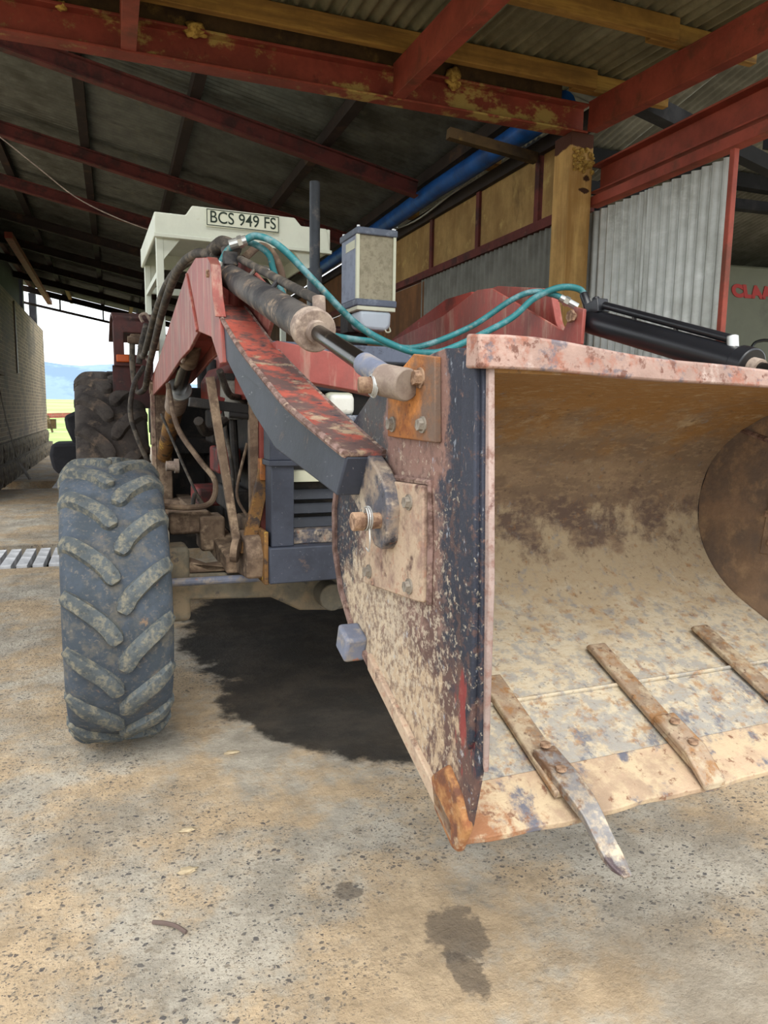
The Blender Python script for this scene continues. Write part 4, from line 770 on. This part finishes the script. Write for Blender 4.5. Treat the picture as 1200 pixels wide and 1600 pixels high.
tops = [(.53, 1.655), (.80, 1.615), (1.1, 1.56), (1.4, 1.615), (1.67, 1.655)]
xb.prismy([(x, z) for x, z in tops] + [(x, z - .105) for x, z in tops[::-1]], 2.14, 2.23)
obj('cross_brace', xb, 'red', T, bevel=.004)

# hoses
def hose(name, pts, r, mat, ends=None, lab=None):
    o = obj(name, B().tube(pts, r, 12, 8), mat, T, smooth=True)
    if lab: o['label'] = lab
    for a, b, rr in ends or (): obj('hose_fitting', B().cyl(a, b, rr, n=12).cyl(Vector(a) + (Vector(b) - Vector(a)) * .25, Vector(a) + (Vector(b) - Vector(a)) * .5, rr * 1.25, n=6), 'chrome', o)
    return o
hose('teal_hose', [(.535, 2.62, 2.035), (.58, 2.60, 2.05), (.655, 2.56, 2.01), (.776, 2.5, 1.878), (.915, 2.48, 1.752), (1.06, 2.46, 1.684), (1.165, 2.46, 1.668), (1.27, 2.45, 1.69), (1.49, 2.42, 1.80), (1.59, 2.40, 1.885), (1.69, 2.38, 1.93), (1.77, 2.36, 1.925), (1.795, 2.35, 1.88)], .0125, 'teal', [((.545, 2.62, 2.038), (.49, 2.64, 2.02), .017), ((1.793, 2.35, 1.89), (1.80, 2.34, 1.835), .016)])
hose('teal_hose', [(.47, 2.72, 1.97), (.50, 2.70, 2.02), (.555, 2.66, 2.04), (.62, 2.62, 2.00), (.645, 2.62, 1.93), (.70, 2.62, 1.83), (.83, 2.6, 1.735), (1.03, 2.58, 1.71), (1.17, 2.55, 1.695), (1.37, 2.5, 1.775), (1.52, 2.45, 1.88), (1.60, 2.42, 1.913), (1.68, 2.40, 1.905), (1.72, 2.38, 1.885)], .0115, 'teal', [((1.70, 2.39, 1.895), (1.76, 2.36, 1.86), .015), ((.475, 2.72, 1.975), (.455, 2.73, 1.93), .016)])
for pts, r in (([(.475, 2.85, 2.02), (.43, 3.05, 2.06), (.40, 3.4, 2.05), (.385, 3.9, 1.95), (.385, 4.4, 1.83), (.385, 4.9, 1.70), (.375, 5.15, 1.58), (.33, 5.25, 1.57), (.31, 5.25, 1.72), (.31, 5.22, 1.88)], .019),
               ([(.47, 2.95, 2.03), (.425, 3.2, 2.06), (.385, 3.6, 2.04), (.365, 4.1, 1.95), (.36, 4.6, 1.84), (.36, 5.0, 1.78), (.36, 5.2, 1.86)], .018),
               ([(.37, 5.1, 1.72), (.30, 5.0, 1.60), (.27, 4.95, 1.42), (.31, 4.9, 1.25), (.37, 4.9, 1.10)], .016), ([(.40, 5.18, 2.0), (.36, 5.1, 1.86), (.34, 5.08, 1.74)], .02)):
    hose('black_hose', pts, r, 'hose')
obj('rubber_boot', B().tube([(.47, 2.88, 2.04), (.50, 2.82, 2.06), (.54, 2.78, 2.03)], .03, 10), 'hose', T, smooth=True)
hose('sleeved_hose', [(.55, 2.7, 1.99), (.62, 2.75, 2.05), (.68, 2.8, 2.04), (.715, 2.8, 1.97), (.72, 2.8, 1.88)], .014, 'dust', [((.60, 2.68, 1.955), (.66, 2.70, 1.955), .012)])

# ---- bucket
XL, XR = .55, 1.665
inner = [(.935, 1.510), (1.06, 1.514), (1.22, 1.503), (1.36, 1.470), (1.48, 1.408), (1.565, 1.325), (1.60, 1.225), (1.595, 1.13), (1.55, 1.045), (1.47, .975), (1.36, .925), (1.20, .862), (1.04, .797)]
ip = [(p.x, p.y) for p in [Vector((v.x, v.y)) for v in catmull([(a, b, 0) for a, b in inner], 5)]]
bk = obj('bucket', B().ribbon(ip[::-1], XL + .004, XR - .004, .012), 'inner', T, smooth=True); bk['label'] = 'rust and dust covered loader bucket with bolted teeth'
outl = [(.938, 1.545), (1.06, 1.553), (1.22, 1.535), (1.36, 1.497), (1.49, 1.428), (1.578, 1.33), (1.612, 1.225), (1.607, 1.125), (1.56, 1.035), (1.478, .964), (1.36, .914), (1.20, .850), (1.04, .785), (.968, .752), (.935, .80), (.905, .925), (.918, 1.20)]
for x0_, x1_, mt in ((XL - .012, XL, 'side'), (XR, XR + .012, 'side')):
    obj('side_plate', B().prism(outl, x0_, x1_), mt, bk, bevel=.002)
    xi = x1_ if x0_ < 1 else x0_ - .002
    il = [(y + (1.25 - y) * .025, z + (1.17 - z) * .025) for y, z in outl]
    obj('side_liner', B().prism(il, xi, xi + .002), 'innerside', bk)
# worn bare leading edge, side stiffener, heel strip on the outer left
for xa, sg in ((XL, -1), (XR, 1)):
    q = lambda a, b: (min(xa + sg * a, xa + sg * b), max(xa + sg * a, xa + sg * b))
    obj('leading_edge', B().prism([(.930, 1.552), (.941, 1.552), (.921, 1.20), (.909, .925), (.902, .905), (.905, 1.2)], *q(-.003, .007)), 'edge', bk, bevel=.002)
    obj('side_stiffener', B().prism([(.944, 1.525), (.985, 1.530), (.978, 1.2), (.952, 1.05), (.932, .93), (.920, .95), (.926, 1.2)], *q(.010, .021)), 'side', bk, bevel=.003)
    edge = outl[4:13]
    obj('wrapper_flange', B().prism_strip(edge, [(y + (1.22 - y) * .045, z + (1.20 - z) * .045) for y, z in edge], *q(.0, .020)), 'weld' if sg < 0 else 'side', bk, bevel=.002)
    hs = [(1.36, .914), (1.20, .850), (1.04, .785), (.968, .752)]
    obj('heel_strip', B().prism_strip(hs, [(y + .004, z + .035) for y, z in hs], *q(.006, .022)), 'rustplate', bk, bevel=.003)
    obj('corner_wear_plate', B().prism([(1.055, .83), (1.0, .875), (.955, .845), (.925, .80), (.952, .745), (.97, .742), (1.04, .775)], *q(.004, .022)), 'corner', bk, bevel=.008, seg=3)
    obj('heel_lug', B().obox((xa + sg * .034, 1.425, .955), (.05, .065, .06), (R(18), 0, 0)), 'rodend', bk, bevel=.008)
lp = B(); n = 24; vs = []
for i in range(n + 1):
    t = i / n; x = XL - .028 + (XR - XL + .05) * t; sag = -.030 * math.sin(math.pi * t) ** 2; w = .003 * math.sin(t * 19) 
    for y, z, k in ((.916, 1.514, .4), (.922, 1.562, 1), (.962, 1.566, 1), (.962, 1.516, .4)): vs.append((x, y + w * .6, z + sag * k + w * k))
lp.add(vs, [(i * 4 + j, i * 4 + (j + 1) % 4, i * 4 + 4 + (j + 1) % 4, i * 4 + 4 + j) for i in range(n) for j in range(4)] + [(0, 1, 2, 3), (n * 4 + 3, n * 4 + 2, n * 4 + 1, n * 4)])
obj('top_lip', lp, 'lip', bk, bevel=.004)
ce = B(); vs = []; n = 40
for i in range(n + 1):
    t = i / n; x = XL - .012 + (XR - XL + .024) * t; j = .0035 * math.sin(t * 23) + .002 * math.sin(t * 61); rr = .012 * max(0, 1 - t * 22)
    for y, z in ((.957 + j + rr, .745), (.955 + j + rr, .757), (1.05, .803), (1.055, .783)): vs.append((x, y, z))
ce.add(vs, [(i * 4 + j, i * 4 + (j + 1) % 4, i * 4 + 4 + (j + 1) % 4, i * 4 + 4 + j) for i in range(n) for j in range(4)] + [(0, 1, 2, 3), (n * 4 + 3, n * 4 + 2, n * 4 + 1, n * 4)])
obj('cutting_edge', ce, 'cut', bk, bevel=.002)
obj('floor_seam', B().tube([(XL + .01, 1.205, .868), (.8, 1.207, .868), (1.3, 1.203, .868), (XR - .01, 1.205, .868)], .0045, 6), 'inner', bk, smooth=True)
def fz(y): return .757 + .42 * (y - .955)
FA = math.atan(.42)
def bolt_mesh(r, h, n=6, washer=True):
    m = MB()
    if washer: m.cyl((0, 0, 0), (-.003, 0, 0), r * 1.3, n=20)
    m.cyl((-.002, 0, 0), (-h, 0, 0), r, r * .94, n); return m.mesh('bolt')
bt = bolt_mesh(.011, .011); btb = bolt_mesh(.0135, .014); bts = bolt_mesh(.010, .008, 16, False)
for i, (x, y1) in enumerate(((.765, 1.27), (1.075, 1.315), (1.405, 1.33))):
    w = .024 if i else .026
    o = obj('tooth_bar', B().prism_strip([(.985, fz(.985) + .010), (1.1, fz(1.1) + .010), (y1, fz(y1) + .004 + (y1 - 1.2) * .05)], [(.985, fz(.985) + .024), (1.1, fz(1.1) + .024), (y1 - .01, fz(y1) + .014 + (y1 - 1.2) * .05)], x - w, x + w), 'tooth', bk, bevel=.003)
    ad = B()
    if i == 0:
        pts = [(1.06, fz(1.06) + .026), (1.0, fz(1.0) + .026), (.955, .780), (.928, .764), (.90, .738), (.872, .718), (.845, .712)]; wd = [.024, .025, .023, .020, .019, .018, .008]
        pts = [(v.x, v.y) for v in catmull([(a, b, 0) for a, b in pts], 4)]; ww = [v.x for v in catmull([(a, 0, 0) for a in wd], 4)]; tt = [v.x for v in catmull([(a, 0, 0) for a in [.016, .018, .018, .016, .015, .012, .004]], 4)]
        vs = []
        for (y, z), w2, th in zip(pts, ww, tt):
            sh = (1.06 - y) * .10
            for a, b in ((-w2, 0), (w2, 0), (w2, th), (-w2, th)): vs.append((x + a + sh, y, z + b - .004))
        k = len(pts); ad.add(vs, [(q * 4 + j, q * 4 + (j + 1) % 4, q * 4 + 4 + (j + 1) % 4, q * 4 + 4 + j) for q in range(k - 1) for j in range(4)] + [(0, 1, 2, 3), (k * 4 - 1, k * 4 - 2, k * 4 - 3, k * 4 - 4)])
        t = obj('tooth', ad, 'toothtip', bk, bevel=.004); t['label'] = 'bent tooth shank pointing down past the cutting edge'
    else:
        ad.prism_strip([(.945, .752), (1.0, fz(1.0) + .022), (1.09, fz(1.09) + .022)], [(.945, .768), (1.0, fz(1.0) + .040), (1.085, fz(1.085) + .036)], x - .027, x + .027)
        obj('tooth', ad, 'tooth', bk, bevel=.004)
    for y in (1.005, 1.055):
        link('bolt', bts, 'bolt', bk, L(x, y, fz(y) + (.040 if y < 1.02 or i else .042)), (0, R(90), 0)).rotation_euler = Euler((FA * 0, R(90), 0))
# bolted bracket plates and pins, both sides
for xa, sg, lab in ((XL - .012, -1, 'bright'), (XR + .012, 1, '')):
    q = lambda a, b: (min(xa + sg * a, xa + sg * b), max(xa + sg * a, xa + sg * b))
    op = obj('pin_plate', B().prism([(1.155, 1.550), (1.072, 1.540), (1.062, 1.402), (1.265, 1.405), (1.268, 1.500)], *q(.0, .012)), 'orange', bk, bevel=.002); op['label'] = 'orange rusted pin plate'
    lpz = obj('pivot_plate', B().prism([(1.365, 1.318), (1.10, 1.328), (1.092, 1.127), (1.12, 1.122), (1.372, 1.097)], *q(.0, .014)), 'rustplate', bk, bevel=.003)
    obj('weld_bead', B().tube([(xa + sg * .003, 1.365, 1.323), (xa + sg * .003, 1.24, 1.328), (xa + sg * .003, 1.095, 1.333), (xa + sg * .003, 1.087, 1.24), (xa + sg * .003, 1.086, 1.125)], .006, 6, smooth=False), 'weld', bk, smooth=True)
    rot = (0, 0, 0) if sg < 0 else (0, 0, R(180))
    for (y, z), me in (((1.124, 1.508), btb), ((1.240, 1.428), bt), ((1.110, 1.430), bt), ((1.155, 1.293), bt), ((1.345, 1.128), bt), ((1.146, 1.143), bt)):
        link('bolt', me, 'bolt' if z > 1.5 or z < 1.3 else 'boltgrey', bk, L(xa + sg * (.012 if z > 1.35 else .014), y, z), rot)
    obj('pin_boss', B().cyl((xa + sg * .008, 1.168, 1.50), (xa + sg * .03, 1.168, 1.50), .020), 'gland', bk, bevel=.002)
    obj('pivot_boss', B().cyl((xa + sg * .012, 1.235, 1.255), (xa + sg * .03, 1.235, 1.255), .030), 'rustplate', bk, bevel=.003)
    pv = obj('pivot_pin', B().cyl((xa + sg * .02, 1.235, 1.25), (xa + sg * .085, 1.235, 1.25), .015).cyl((xa + sg * .070, 1.235, 1.25), (xa + sg * .092, 1.235, 1.25), .0175), 'bolt', bk, bevel=.002)
    w3 = B(); 
    for k in range(3): w3.tube([(xa + sg * (.060 + .004 * k), 1.235 + .022 * math.cos(a), 1.255 + .022 * math.sin(a)) for a in [2 * math.pi * j / 10 + k for j in range(9)]], .0014, 5, 3)
    w3.tube([(xa + sg * .062, 1.225, 1.24), (xa + sg * .064, 1.215, 1.215), (xa + sg * .062, 1.225, 1.195), (xa + sg * .064, 1.235, 1.20)], .0014, 5)
    obj('tie_wire', w3, 'wire', bk)
    # inside: matching backing plate and bolt ends
    qi = lambda a, b: (min(xa - sg * a, xa - sg * b), max(xa - sg * a, xa - sg * b))
    obj('backing_plate', B().prism([(1.36, 1.31), (1.09, 1.32), (1.085, 1.14), (1.11, 1.12), (1.38, 1.09)], *qi(.012, .018)), 'innerside', bk, bevel=.002)
    for y, z in ((1.36, 1.20), (1.32, 1.30), (1.345, 1.128), (1.15, 1.29), (1.15, 1.14)):
        link('bolt_end', bts, 'boltgrey', bk, L(xa - sg * .019, y, z), (0, 0, 0) if sg > 0 else (0, 0, R(180)))

# ------------------------------------------------------------------ rear implement, small floor debris
ri2 = thing('rear_implement', 'black implement with rounded drum behind the rear tyre near brick wall', 'implement', (-.35, 9.6, 0))
obj('drum', MB().prismy([(-.36, .72), (-.39, .88), (-.36, 1.02), (.3, 1.04), (.3, .62), (-.28, .64)], -.2, .5), 'tar', ri2, bevel=.04)
obj('upright', MB().prismy([(-.12, 1.0), (-.2, 1.2), (-.22, 1.34), (-.1, 1.40), (.3, 1.45), (.3, 1.0)], -.1, .2), 'tar', ri2, bevel=.04)
obj('foot', MB().prismy([(-.1, .0), (-.25, .66), (.25, .66), (.25, 0)], -.1, .4), 'tar', ri2, bevel=.02)
tag(obj('twig', MB().tube([(.055, 1.975, .008), (.085, 1.955, .012), (.115, 1.935, .010), (.140, 1.905, .006)], .006, 7), 'twig', smooth=True), 'thin dry twig lying on the dusty concrete in the foreground', 'twig')
for i, (x, y, r, lab) in enumerate(((.19, 2.42, .016, 'pale mud flake on the concrete in front of the tyre'), (.17, 2.19, .018, 'long pale mud flake between the tyre and the twig'), (.42, 2.95, .018, 'pale mud lump at the edge of the oil stain and painted shade'))):
    lump('mud_flake', (x, y, .004), r, i + 11, 'mud', lab, 'mud flake', (1.6, .9, .3))
